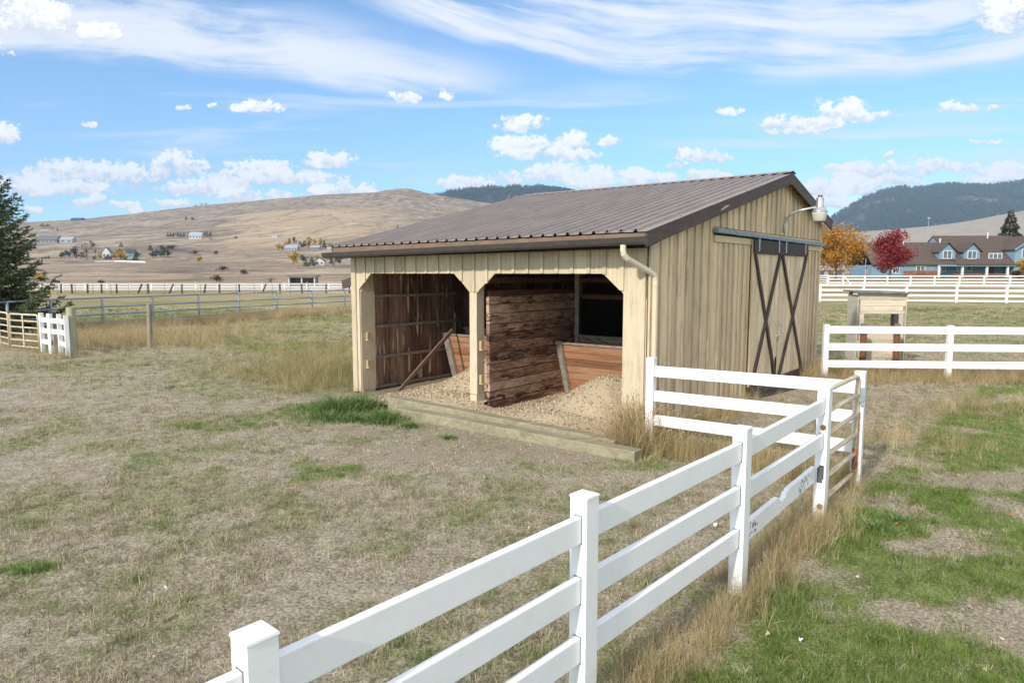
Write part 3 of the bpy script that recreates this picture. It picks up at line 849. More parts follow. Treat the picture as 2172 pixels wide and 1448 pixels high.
def build_roof():
    T0, T1 = -0.22, 6.0
    prof = []; t = T0
    while t < T1:                                             # ribbed sheet profile across the slope
        prof += [(t, 0.0), (t + 0.110, 0.0), (t + 0.124, 0.004), (t + 0.138, 0.038), (t + 0.170, 0.038), (t + 0.186, 0.004)]
        t += 0.20
    prof = [q for q in prof if q[0] <= T1]
    def sheet(sa, sb, n):
        v, f = [], []
        for k in range(n + 1):
            s = sa + (sb - sa) * k / n
            for tt, h in prof: v.append((-tt, s, roof_z(s) + h + dip(tt, s) + (0.0015 * math.sin(tt * 9 + s * 2))))
        c = len(prof)
        for k in range(n):
            for i in range(c - 1): f.append((k * c + i, k * c + i + 1, (k + 1) * c + i + 1, (k + 1) * c + i))
        return v, f
    m = MB()
    for a, b in ((-0.465, RIDGE_S), (BARN_D + .32, RIDGE_S)):
        v, f = sheet(a, b, 6)
        if a > RIDGE_S: f = [tuple(reversed(q)) for q in f]
        m.add(v, [tuple(reversed(q)) for q in f])
    for s in (-0.35, 0.6, 1.8, 3.0, 4.2, 5.0):
        for k in range(31):
            t = T0 + 0.06 + 0.2 * k
            if random.random() < .9: m.box(-t - .007, -t + .007, s - .007, s + .007, roof_z(s) + dip(t, s) - .004, roof_z(s) + dip(t, s) + .008, mi=1)
    o = m.build("roof", [M['roof'], M['gutter']], barn)
    so_ = o.modifiers.new("thick", 'SOLIDIFY'); so_.thickness = 0.006; so_.offset = -1
    c = MB()
    for sg in (-1, 1):
        a = RIDGE_S + sg * 0.16
        pts = [(-T1, a, roof_z(a) + .034), (-T0 + .01, a, roof_z(a) + .034), (-T0 + .01, RIDGE_S, RIDGE_Z + .036), (-T1, RIDGE_S, RIDGE_Z + .036)]
        c.prism(pts if sg < 0 else pts[::-1], (0, 0, 0.007))
    c.build("ridge_cap", M['roof'], o)
    # rake boards on both gables
    def rake(t0, t1, mat):
        r = MB()
        for sa, sb in ((-0.44, RIDGE_S), (RIDGE_S, BARN_D + 0.28)):
            h = 0.185
            P = [(sa, roof_z(sa) - .012), (sb, roof_z(sb) - .012), (sb, roof_z(sb) - .012 - h), (sa, roof_z(sa) - .012 - h)]
            if sb != RIDGE_S: P[2] = (sb - .03, P[2][1])
            r.prism([(-t0, p, q) for p, q in P], (-(t1 - t0), 0, 0))
        return r.build("rake_board", mat, barn, bevel=0.004)
    rake(-0.215, -0.18, M['fascia']); rake(5.945, 5.98, M['fascia'])
    q = MB(); zc = roof_z(1.98) - .105; q.prism([(.2155, 1.86, zc - .06), (.2155, 2.12, zc + .02), (.2155, 2.20, zc + .05), (.2155, 2.06, zc + .035), (.2155, 1.88, zc - .03)], (.003, 0, 0)); q.build("splintered_patch", M['rawwood'], barn)
    s_ = MB()                                               # purlins showing under the overhang
    for s in (0.3, 1.5, 2.7, 3.9, 4.9, 5.6, 6.4, 7.2, 7.9): s_.box(-6.0 + .04, 0.178, s, s + .04, roof_z(s) - .075, roof_z(s) - .03)
    s_.build("purlins", M['greywood'], barn)
    # soffit nosing at the back eave
    n = MB(); n.box(0.0, 0.178, BARN_D + .003, BARN_D + .25, 3.02, 3.05); n.build("soffit", M['gable'], barn)
    # eave board and gutter
    def zr(t): return -0.05 * t / 6.0
    e = MB(); e.hexa([(-5.98, -0.44, 2.555 + zr(6)), (0.18, -0.44, 2.555), (0.18, -0.40, 2.555), (-5.98, -0.40, 2.555 + zr(6)), (-5.98, -0.44, 2.685 + zr(6)), (0.18, -0.44, 2.685), (0.18, -0.40, 2.685), (-5.98, -0.40, 2.685 + zr(6))])
    e.build("eave_board", M['drip'], barn)
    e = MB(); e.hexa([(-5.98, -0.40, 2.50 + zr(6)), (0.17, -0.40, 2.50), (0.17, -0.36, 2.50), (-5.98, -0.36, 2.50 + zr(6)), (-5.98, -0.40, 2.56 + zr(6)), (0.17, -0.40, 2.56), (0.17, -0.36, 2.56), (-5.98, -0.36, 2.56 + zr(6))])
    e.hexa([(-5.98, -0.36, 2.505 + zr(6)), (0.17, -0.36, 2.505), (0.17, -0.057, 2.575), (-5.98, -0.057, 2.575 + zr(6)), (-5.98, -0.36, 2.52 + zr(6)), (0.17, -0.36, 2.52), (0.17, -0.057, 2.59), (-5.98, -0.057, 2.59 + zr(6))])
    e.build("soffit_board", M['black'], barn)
    g = MB(); pr = [(-0.443, 2.64), (-0.443, 2.54), (-0.505, 2.54), (-0.53, 2.565), (-0.54, 2.595), (-0.55, 2.63), (-0.542, 2.63), (-0.532, 2.598), (-0.521, 2.57), (-0.503, 2.55), (-0.451, 2.55), (-0.451, 2.64)]
    def zr(t): return -0.085 * t / 6.0
    A = [(0.205, s, z) for s, z in pr]; B = [(-6.14, s, z + zr(6.14)) for s, z in pr]
    k = len(pr); g.add(A + B, [(i, (i + 1) % k, k + (i + 1) % k, k + i) for i in range(k)] + [tuple(range(k))[::-1], tuple(range(k, 2 * k))])
    for x, dz in ((0.205, 0), (-6.14, zr(6.14))):
        q = pr[:6]; g.prism([(x, s, z + dz) for s, z in q], (0.004 if x > 0 else -0.004, 0, 0))
    go = g.build("gutter", M['gutter'], barn)
    d = MB(); R = 0.038
    pts = [(-0.08, -0.50, 2.54), (-0.08, -0.50, 2.47), (-0.074, -0.49, 2.42), (-0.055, -0.45, 2.375), (0.055, -0.02, 2.20), (0.075, 0.045, 2.16), (0.08, 0.06, 2.10), (0.08, 0.06, 0.12), (0.10, 0.03, 0.06), (0.16, -0.10, 0.03)]
    d.tube(pts, R, 10); d.tube([(0.08, 0.06, 2.05), (0.08, 0.06, 2.03)], R * 1.15, 10); d.tube([(0.08, 0.06, 1.0), (0.08, 0.06, 0.97)], R * 1.2, 10)
    d.build("downspout", M['downspout'], barn, smooth=False)


def build_doors():
    TD = -0.085                                              # hung just outside the wall
    top, bot = 2.755, 0.06
    for k, (s0, s1) in enumerate(((3.60, 5.06), (5.08, 6.74))):
        m = MB(); s = s0
        while s < s1 - .02:
            e = min(s + 0.205, s1); m.box(-TD - 0.012, -TD + 0.012 + random.uniform(0, .004), s, e - 0.007, bot + (0.24 if (k == 0 and s > s0 + .9) else 0.0), top - 0.02); s = e
        d = m.build("sliding_door", M['gable'], barn)
        x = -TD + 0.019
        h = MB(); h.box(x, x + .028, s0 - .01, s1 + .006, top - 0.235, top); h.build("head_board", M['brown'], d, bevel=0.003)
        cz = 1.36; cs = (s0 + s1) / 2
        for (a, za, b_, zb, off) in ((s0 + .07, top - .24, s1 - .06, bot + .12, 0.0), (s1 - .06, top - .24, s0 + .06, bot + .12, 0.0035)):
            r = MB(); r.bar((x + .014 + off, a, za), (x + .014 + off, b_, zb), 0.09, 0.024, (1, 0, 0)); r.build("brace", M['brown'], d)
        if k == 0:                                           # the loose bottom rail, kicked out at its free end
            r = MB(); r.hexa([(x, s0 - .02, 0.0), (x + .30, s1 + .30, -0.01), (x + .26, s1 + .30, -0.01), (x - .03, s0, 0.0), (x, s0 - .02, 0.24), (x + .10, s1 + .22, 0.22), (x + .06, s1 + .22, 0.22), (x - .03, s0, 0.24)])
            r.build("bottom_rail", M['brown'], d)
            r = MB(); r.prism([(x - .003, s1 - .34, .55), (x - .003, s1 - .30, .62), (x - .003, s1 - .24, .59), (x - .003, s1 - .20, .30), (x - .003, s1 - .23, .30)], (.004, 0, 0)); r.prism([(x - .003, s1 - .12, .60), (x - .003, s1 - .06, .64), (x - .003, s1 - .02, .60), (x - .003, s1 - .03, .30), (x - .003, s1 - .06, .30)], (.004, 0, 0))
            r.build("dark_gap_patch", M['black'], d)  # thin black patches paint the dark of broken holes onto the planks
        else:
            r = MB(); r.box(x, x + .028, s0, s1, bot - .03, bot + .19); r.build("bottom_rail", M['brown'], d)
        hs = s1 - 0.10 if k == 0 else s0 + 0.10
        hh = MB(); hh.tube([(x, hs - .03, 1.02), (x + .05, hs, 1.05), (x + .06, hs + .01, 1.16), (x + .045, hs - .01, 1.24), (x, hs - .04, 1.28)], 0.011, 8); hh.build("handle", M['galv'], d)
        if k == 1:
            hh = MB(); hh.box(x + .01, x + .04, s0 - .03, s0 + .05, .90, .975); hh.tube([(x + .025, s0 - .012, .975), (x + .025, s0 - .006, 1.01), (x + .025, s0 + .026, 1.01), (x + .025, s0 + .032, .975)], .006, 6); hh.build("padlock", M['galv'], d)
        for q in (s0 + .2, s1 - .2):
            hh = MB(); hh.box(x + .029, x + .036, q - .022, q + .022, top - .19, top + .035); hh.box(x + .0365, x + .046, q - .012, q + .012, top - .16, top - .14); hh.build("hanger", M['galv'], d)
    t = MB(); s = 1.95; n = 8; ln = (BARN_D + .06 - 1.95) / n
    for i in range(n):
        z = 2.795 - 0.004 * i
        t.box(0.066, 0.145, s, s + ln - .006, z, z + .062); t.box(0.064, 0.149, s + ln - .03, s + ln - .02, z - .004, z + .066); s += ln
    t.build("door_track", M['track'], barn, bevel=0.004)


def build_lean_to():
    r = MB()
    r.hexa([(-6.95, .55, 2.03), (-5.96, .55, 2.25), (-5.96, 3.6, 2.25), (-6.95, 3.6, 2.03), (-6.95, .55, 2.05), (-5.96, .55, 2.27), (-5.96, 3.6, 2.27), (-6.95, 3.6, 2.05)])
    ro = r.build("side_canopy", M['roof'], barn)
    r = MB(); r.hexa([(-6.93, .50, 1.88), (-5.96, .50, 2.09), (-5.96, .54, 2.09), (-6.93, .54, 1.88), (-6.95, .50, 2.045), (-5.96, .50, 2.265), (-5.96, .54, 2.265), (-6.95, .54, 2.045)]); r.build("canopy_fascia", M['fascia'], ro)


build_front(); build_gable(); build_inside(); build_roof(); build_doors(); build_lean_to()


def barn_pt(t, s, z): return C0 + U * t + V * s + Vector((0, 0, z))


def build_yard_light():
    o = empty("barn_light", "galvanised yard light on a curved arm above the barn's sliding doors", "outdoor lamp", barn_pt(-0.03, 5.30, 3.03), math.atan2(-U.y, -U.x))
    b = MB(); b.box(0.0, 0.03, -0.05, 0.05, -0.05, 0.06); b.build("bracket", M['galv'], o, bevel=.004)
    a = MB(); a.tube([(0.045, 0, -.08), (0.05, 0, 0.03), (0.06, 0, .10), (0.10, 0, .19), (0.18, 0, .265), (0.30, 0, .31), (0.60, 0, .355)], 0.021, 10); a.build("arm", M['galv'], o, smooth=True)
    h = MB(); h.lathe([(0.02, .215), (.05, .21), (.064, .20), (.067, .04), (.074, .025), (.105, -.01), (.136, -.045), (.139, -.058), (.132, -.06)], (0.66, 0, .32), 28)
    h.build("housing", M['galv'], o, smooth=True)
    h = MB(); h.lathe([(.038, .245), (.042, .22), (.03, .216)], (0.66, 0, .32), 16); h.build("photocell", M['gutter'], o)
    l = MB(); l.lathe([(.132, -.061), (.130, -.085), (.106, -.205), (.094, -.225), (.03, -.23)], (0.66, 0, .32), 28); l.build("refractor", M['lens'], o, smooth=True)
    w = MB(); w.tube([(0.045, 0, -.08), (0.05, .01, -.14), (0.01, .03, -.17)], .006, 6); w.build("cable", M['gutter'], o)


build_yard_light()


# gravel heaps in the two bays
HEAPS = ([(3.3, 1.25, 1.15, .85, .78), (3.5, 0.2, 1.1, .8, .22)], [(1.0, 0.9, .85, .9, .66), (1.2, -.1, 1.1, .7, .22)])


def gravel_pile(label, pts, seed):
    """mound from gaussian bumps (t, s, radius t, radius s, height) plus loose stones, bounded by the bay"""
    rng = np.random.default_rng(seed)
    t0, t1, s0, s1, bumps = pts
    def hz(t, s):
        z = np.full_like(t, 0.012)
        for a, b, ra, rb, h in bumps: z = np.maximum(z, h * np.exp(-((t - a) / ra) ** 2 - ((s - b) / rb) ** 2))
        for a, b, ra, rb, h in HEAPS[0] + HEAPS[1]: z = np.maximum(z, h * np.exp(-((t - a) / ra) ** 2 - ((s - b) / rb) ** 2) * (1 - sst(s, .02, .16)))
        return z + (fbm(t, s, 6, 3, 3) - .5) * .05 * np.clip(z / .15, 0.15, 1) - 0.0
    n, k = 70, 70
    T, S = np.meshgrid(np.linspace(t0, t1, n), np.linspace(s0, s1, k))
    Z = hz(T, S)
    v = np.stack([-T, S, Z], -1).reshape(-1, 3)
    i = (np.arange(k - 1)[:, None] * n + np.arange(n - 1)[None]).ravel()
    quads = np.stack([i, i + n, i + n + 1, i + 1], 1)
    # stones as little bent octahedra
    N = 6500
    st = rng.uniform(t0, t1, N); ss_ = rng.uniform(s0, min(s1, 2.3), N); r = 0.007 + 0.02 * rng.random(N) ** 3
    cz = hz(st, ss_) + r * .3
    dirs = np.array([(1, 0, 0), (-1, 0, 0), (0, 1, 0), (0, -1, 0), (0, 0, 1), (0, 0, -1)], float)
    a = rng.uniform(0, 6.28, N); ca, sa = np.cos(a), np.sin(a)
    D = np.repeat(dirs[None], N, 0) * rng.uniform(.6, 1.3, (N, 6, 1)) * r[:, None, None]
    Dx = D[..., 0] * ca[:, None] - D[..., 1] * sa[:, None]; Dy = D[..., 0] * sa[:, None] + D[..., 1] * ca[:, None]
    sv = np.stack([-st[:, None] + Dx, ss_[:, None] + Dy, cz[:, None] + D[..., 2] * .8], -1).reshape(-1, 3)
    tri = np.array([(0, 2, 4), (2, 1, 4), (1, 3, 4), (3, 0, 4), (2, 0, 5), (1, 2, 5), (3, 1, 5), (0, 3, 5)])
    sf = (tri[None] + (np.arange(N) * 6)[:, None, None]).reshape(-1, 3) + len(v)
    mt = np.concatenate([np.stack([quads[:, 0], quads[:, 1], quads[:, 2]], 1), np.stack([quads[:, 0], quads[:, 2], quads[:, 3]], 1), sf])
    me = npmesh("gravel_pile", np.concatenate([v, sv]), mt, M['gravel'])
    o = link("gravel_pile", me); o.location = C0; o.rotation_euler = (0, 0, math.atan2(-U.y, -U.x))
    tag(o, label, "gravel pile", "gravel heaps in the barn bays")


gravel_pile("gravel heap in the left bay of the barn beside the leaning pole", (2.86, 5.2, -0.66, 2.34, HEAPS[0]), 3)
gravel_pile("gravel heap in the right bay of the barn below the orange manger", (0.03, 2.86, -0.66, 2.34, HEAPS[1]), 5)

# loose pole, timbers
m = MB(); a = onz(846, 829); b = barn_pt(5.28, 1.93, 1.07)
m.bar(a, b, 0.045, 0.07); o = m.build("pole", M['oldpole'], bevel=.004); tag(o, "reddish wooden pole leaning in the left bay of the barn", "pole")


def timber(label, t0, t1, s0, s1, zl, zr):
    m = MB(); n = 14
    rows = []
    for i in range(n + 1):
        t = t1 + (t0 - t1) * i / n; z = zl + (zr - zl) * i / n + random.uniform(-.003, .003); ds = random.uniform(-.003, .003) + (0.02 * (i / n))
        rows.append([barn_pt(t, s0 + ds, -.05), barn_pt(t, s1 + ds, -.05), barn_pt(t, s1 + ds, z), barn_pt(t, s0 + ds, z)])
    v = [q for r in rows for q in r]; f = [(0, 1, 2, 3), (4 * n + 3, 4 * n + 2, 4 * n + 1, 4 * n)]
    for i in range(n):
        for k in range(4): f.append((4 * i + k, 4 * (i + 1) + k, 4 * (i + 1) + (k + 1) % 4, 4 * i + (k + 1) % 4))
    m.add([p - v[0] for p in v], f); o = m.build("landscape_timber", M['timber'], bevel=.012); o.location = v[0]
    tag(o, label, "timber", "timbers lying across the barn front")


timber("longer green treated timber lying in front, on the side away from the barn", -0.42, 3.68, -1.07, -0.87, .135, .125)
timber("green treated timber lying behind the longer one, closest to the barn posts", -0.02, 4.12, -0.84, -0.66, .225, .155)


# ------------------------------------------------------------------ white rail fences
def fence(name, label, posts, rails, cat="fence", pw=0.098, rh=0.132, rt=0.038, mat='vinyl', group=None, capped=True, bev=.006, skip=()):
    """posts: (x, y, height); rails: list of heights as fractions of post height (rail centre)"""
    o = empty(name, label, cat, (posts[0][0], posts[0][1], 0), 0, group)
    base = Vector((posts[0][0], posts[0][1], 0))
    P = [Vector((x, y, z1(x, y))) - base for x, y, h in posts]
    for i, (p, q) in enumerate(zip(P, posts)):
        nb = P[i + 1] - p if i + 1 < len(P) else p - P[i - 1]
        nb.z = 0; d = nb.normalized(); sd = Vector((-d.y, d.x, 0)); h = q[2]
        m = MB(); w = pw / 2
        def cor(z, w_): return [p + d * (-w_) + sd * (-w_) + Vector((0, 0, z)), p + d * w_ + sd * (-w_) + Vector((0, 0, z)), p + d * w_ + sd * w_ + Vector((0, 0, z)), p + d * (-w_) + sd * w_ + Vector((0, 0, z))]
        m.hexa(cor(-.1, w) + cor(h - .012, w))
        if capped:
            m.hexa(cor(h - .0115, w + .004) + cor(h - .002, w + .002))
            a = cor(h - .0015, w + .001); m.add(a + [p + Vector((0, 0, h + .001))], [(0, 1, 4), (1, 2, 4), (2, 3, 4), (3, 0, 4), (3, 2, 1, 0)])
        if bev > 0.003:                                      # routed rail slots
            for fr in rails:
                zc = fr * h; a = p + Vector((0, 0, zc))
                dd = (P[i + 1] - p) if i + 1 < len(P) else None
                for e in ([1] if i == 0 else ([-1] if dd is None else [-1, 1])):
                    c = a + d * e * (w + .0006)
                    m.bar(c - d * .001, c + d * .001, rt + .007, rh + .008, mi=1)
        m.build("post", [M[mat], M['slot']], o, bevel=bev)
    for i in range(len(P) - 1):
        for k, fr in enumerate(rails):
            if (i, k) in skip: continue
            a = P[i] + Vector((0, 0, fr * posts[i][2])); b = P[i + 1] + Vector((0, 0, fr * posts[i + 1][2]))
            d = (b - a).normalized(); m = MB(); m.bar(a + d * (pw * .46), b - d * (pw * .46), rt, rh)
            m.build("rail", M[mat], o, bevel=bev)
    return o, P


R3 = (0.858, 0.60, 0.343)
HN = 1.16
P0 = (PA[0] - 1.12, PA[1] - 1.27)
nf, nP = fence("rail_fence", "white vinyl three rail fence running from the lower edge to the tube gate, scuffed",
               [(P0[0], P0[1], HN), (*PA, HN), (*PB, HN), (*PC, 1.172), (*PD, 1.20)], R3, skip=((3, 2),))
# the broken lowest rail between the last two posts: notched and scuffed
a = nP[3] + Vector((0, 0, R3[2] * 1.172)); b = nP[4] + Vector((0, 0, R3[2] * 1.20 + .01)); d = (b - a).normalized(); sd = d.cross(Vector((0, 0, 1))).normalized(); upv = sd.cross(d)
b = b - sd * .052 - d * .02; d = (b - a).normalized(); sd = d.cross(Vector((0, 0, 1))).normalized(); upv = sd.cross(d)
L = (b - a).length
prof = [(.05, -.066), (L - .05, -.066), (L - .05, .066), (L * .56, .066), (L * .545, .045), (L * .53, .058), (L * .51, .018), (L * .485, .022), (L * .47, .005), (L * .455, .03), (L * .435, .035), (L * .42, .066), (.05, .066)]
m = MB(); m.prism([a + d * p + upv * q - sd * .019 for p, q in prof], sd * .038)
for i in range(44):                                          # bite and scuff marks
    p = random.choice([random.gauss(L * .78, .10), random.gauss(L * .12, .06)]); q = random.uniform(-.045, .05)
    c = a + d * p + upv * q + sd * .0195; e = random.uniform(.006, .016)
    m.bar(c - upv * e - d * e * .5, c + upv * e + d * e * .3, .003, random.uniform(.002, .005), sd, mi=1)
m.build("broken_rail", [M['vinyl'], M['gutter']], nf)
# fittings on the end post
dN = (nP[4] - nP[3]).normalized(); sN = Vector((dN.y, -dN.x, 0)).normalized()
m = MB(); c = nP[4] + Vector((0, 0, .44)); fN = -dN
m.bar(c + fN * .0496 + sN * 0.012, c + fN * .0504 + sN * .012, .040, .125, (0, 0, 1)); m.build("rail_socket", M['cavity'], nf)
for z in (.845, .13):
    c = nP[4] + Vector((0, 0, z)); m = MB()
    m.tube([c + fN * .048 + sN * .012, c + fN * .056 + sN * .012], .024, 14); m.tube([c + fN * .05 + sN * .012, c + fN * .095 + sN * .012], .010, 8); m.build("hinge_bolt", M['rust'], nf)

fence("rail_fence", "white vinyl three rail fence between the barn corner and the gate latch post", [(*PE, 1.2), (*PK, 1.17)], R3)
pF, pG = (6.42, 13.9), (8.86, 13.75)
fence("rail_fence", "white vinyl three rail fence in front of the weathered wooden booth",
      [(pF[0], pF[1], 1.15), (pG[0], pG[1], 1.15), (11.30, 13.6, 1.15), (13.75, 13.45, 1.15)], (0.905, 0.60, 0.295), rh=.15)


# tube gate between the end post and the latch post
def tube_gate():
    a = Vector((*PD, 0)) + dN * .10; b = Vector((*PE, 0)) - dN * .085; L = (b - a).length
    o = empty("tube_gate", "small cream tubular gate, chipped and rusty, chained to a white post", "gate", a, math.atan2(b.y - a.y, b.x - a.x))
    f = MB(); r = .0225; t, bt = 1.165, 0.16
    f.tube([(0, 0, bt + .04), (0, 0, t - .09), (.012, 0, t - .035), (.035, 0, t - .012), (.09, 0, t), (L - .09, 0, t), (L - .035, 0, t - .012), (L - .012, 0, t - .035), (L, 0, t - .09), (L, 0, bt + .04)], r, 12)
    f.build("frame", M['creamtube'], o, smooth=True)
    for k in range(5):
        m = MB(); z = t - (t - bt) * (k + 1) / 5.0; m.tube([(.015, 0, z), (L - .015, 0, z)], r * .95, 12, mi=0)
        m.build("bar", M['creamtube'], o, smooth=True)
    m = MB(); m.tube([(L, 0, .20), (L, 0, .42)], r * 1.04, 12); m.tube([(L - .12, 0, bt), (L, 0, bt)], r * 1.03, 12); m.build("rusty_corner", M['rust'], o, smooth=True)
    m = MB(); m.tube([(L - .01, -.035, .93), (L + .05, -.035, .93)], .03, 10); m.box(L + .0, L + .03, -.075, -.03, .86, 1.04); m.build("latch", M['pipe'], o)
    c = MB()
    for k in range(30):
        z = .78 - k * .021; x = L + .012 + .004 * math.sin(k); pts = []
        for j in range(9):
            an = 2 * math.pi * j / 8; pts.append((x + (.006 * math.cos(an) if k % 2 else 0), -.026 + (0 if k % 2 else .006 * math.cos(an)), z + .014 * math.sin(an)))
        c.tube(pts, .0024, 5, cap=False)
    c.build("chain", M['rust'], o)


tube_gate()


# ------------------------------------------------------------------ left yard: short white fence, old posts, tan corral panels, pipe fence
def gxy(px, py): p = onz(px, py); return p.x, p.y


wp = [gxy(92, 746), gxy(110, 750), gxy(130, 751), gxy(145, 757.5)]
fence("rail_fence", "short white vinyl fence of four posts beside the tan corral gate", [(*q, 1.10) for q in wp], (0.83, 0.56, 0.28), rh=.13, skip=((1, 2),))


def wood_post(name, label, px, pyb, pyt, r, mat, lean=(0, 0), cat="post", group=None, flat=True):
    p = gnd(px, pyb); h = (pyb - pyt) * p.y / F * 1.0
    m = MB(); n = 9; pts = [(lean[0] * i / 5, lean[1] * i / 5, -.1 + (h + .1) * i / 5) for i in range(6)]
    m.tube(pts, [r * random.uniform(.94, 1.06) for _ in pts], 12)
    o = m.build(name, mat, None, bevel=.006); o.location = p; tag(o, label, cat, group); return o


wood_post("wooden_post", "thick round wooden post with green tint beside short white fence", 156, 756, 650, .115, M['greenpost'])
wood_post("wooden_post", "slim weathered grey post alone in tall dry grass", 318.5, 738, 644, .07, M['oldpost'], (.03, 0))


def corral_panel(label, a, b, h=1.02, bars=6, stiles=(0.5,)):
    o = empty("corral_panel", label, "corral panel", (a[0], a[1], z1(*a)), math.atan2(b[1] - a[1], b[0] - a[0]), "tan tube corral panels"); L = math.hypot(b[0] - a[0], b[1] - a[1])
    f = MB(); r = .028; z0 = .09
    f.tube([(0, 0, z0 - .05), (0, 0, h - .08), (.02, 0, h - .02), (.08, 0, h), (L - .08, 0, h), (L - .02, 0, h - .02), (L, 0, h - .08), (L, 0, z0 - .05)], r, 8); f.build("frame", M['creamtube'], o, smooth=True)
    for k in range(1, bars):
        m = MB(); z = h - (h - z0) * k / (bars - 1); m.tube([(.01, 0, z), (L - .01, 0, z)], r * .85, 8); m.build("bar", M['creamtube'], o, smooth=True)
    for s in stiles:
        m = MB(); m.box(L * s - .03, L * s + .03, -.035, -.027, z0 - .03, h); m.build("stile", M['creamtube'], o)


corral_panel("tan tube corral panel joined to the short white fence", gxy(25, 738), gxy(85, 744))
corral_panel("tan tube corral panel cut by the left picture edge, under the spruce", gxy(-60, 716), gxy(21, 737), stiles=(.82,))


def pipe_fence(name, label, posts, rails, rp, rr, mat, hs=1.2):
    o = empty(name, label, "fence", posts[0]); b = Vector(posts[0])
    P = [Vector(p) - b for p in posts]
    for p in P:
        m = MB(); m.tube([p + Vector((0, 0, -.1)), p + Vector((0, 0, hs + .02))], rp, 8); m.build("post", mat, o, smooth=True)
    for f in rails:
        for p, q in zip(P, P[1:]):
            m = MB(); m.tube([p + Vector((0, 0, f * hs)), q + Vector((0, 0, f * hs))], rr, 6); m.build("rail", mat, o, smooth=True)


pp = [(-60, 722), (20, 714), (112, 704.5), (220, 695), (326.5, 687.5), (423, 680.5), (508, 674), (588, 668.5), (663, 663.5), (732, 659), (800, 655), (870, 651)]
pipe_fence("pipe_fence", "blue grey steel pipe fence with four rails across the left paddock", [tuple(gnd(a, b)) for a, b in pp], (1.0, .70, .45, .20), .045, .034, M['pipe'], 1.2)
far_px = list(range(-30, 800, 38))
pipe_fence("pipe_fence", "thin dull pipe fence in front of the far white rails", [tuple(gnd(a, 624)) for a in far_px], (1.0, .76, .5), .03, .022, M['pipedark'], 1.05)
wfp = [(a, 616) for a in range(40, 800, 47)]
fence("rail_fence", "long far white rail fence at the foot of the hills on the left", [(*gxy(*q), .95) for q in wfp], (.86, .52, .2), pw=.14, rh=.17, rt=.05, capped=False, bev=0)
for k, (px, ln) in enumerate(((131, .12), (155, 0), (188, .05), (218, 0), (250, 0), (294, .5), (317, 0), (360, .55), (388, .05), (435, .2), (468, 0), (510, 0), (557, .5), (596, 0), (643, -.06), (694, 0), (743, .05))):
    wood_post("crooked_post", ("dark post leaning steeply in front of the far white rails" if ln > .3 else "dark upright post standing in front of the far white rails"),
              px - 2, 622, 602, .09, M['darkpost'], (ln, 0), group="dark old posts along the far fence" if ln <= .3 else "leaning dark posts along the far fence")
# right-hand far fences
rf = [(1700, 640), (1738.5, 640), (1830.5, 640), (1921.5, 641), (2028, 642), (2134, 643), (2250, 644)]
fence("rail_fence", "white four rail fence across the field behind the wooden booth", [(*gxy(*q), 1.38) for q in rf], (.92, .65, .38, .10), pw=.14, rh=.15, rt=.045, capped=False, bev=0)


def far_fence_pts(pxs, Y): return [(atY(p, 600, Y).x, Y) for p in pxs]


fence("rail_fence", "white three rail fence along the lawn of the blue house", [(*q, 1.35) for q in far_fence_pts((1757, 1788, 1834, 1882, 1931, 1982, 2035, 2087, 2142, 2200), 104.0)], (.90, .55, .2), pw=.17, rh=.16, rt=.05, capped=False, bev=0)
g_ = far_fence_pts((1733, 1755), 101.0)
go_, gp_ = fence("field_gate", "white gate with a diagonal brace at the end of the lawn fence", [(*g_[0], 1.5), (*g_[1], 1.5)], (.92, .72, .5, .28, .08), cat="gate", pw=.18, rh=.1, rt=.05, capped=False, bev=0)
m = MB(); q = Vector((atY(1792, 600, 103.6).x, 103.6, z1(80, 103.6) + 1.1)) - Vector((*g_[0], 0)); q2 = Vector((atY(1804, 600, 103.2).x, 103.2, z1(80, 103.2) + .05)) - Vector((*g_[0], 0)); m.bar(q, q2, .1, .12); m.build("diagonal_brace", M['vinyl'], go_)


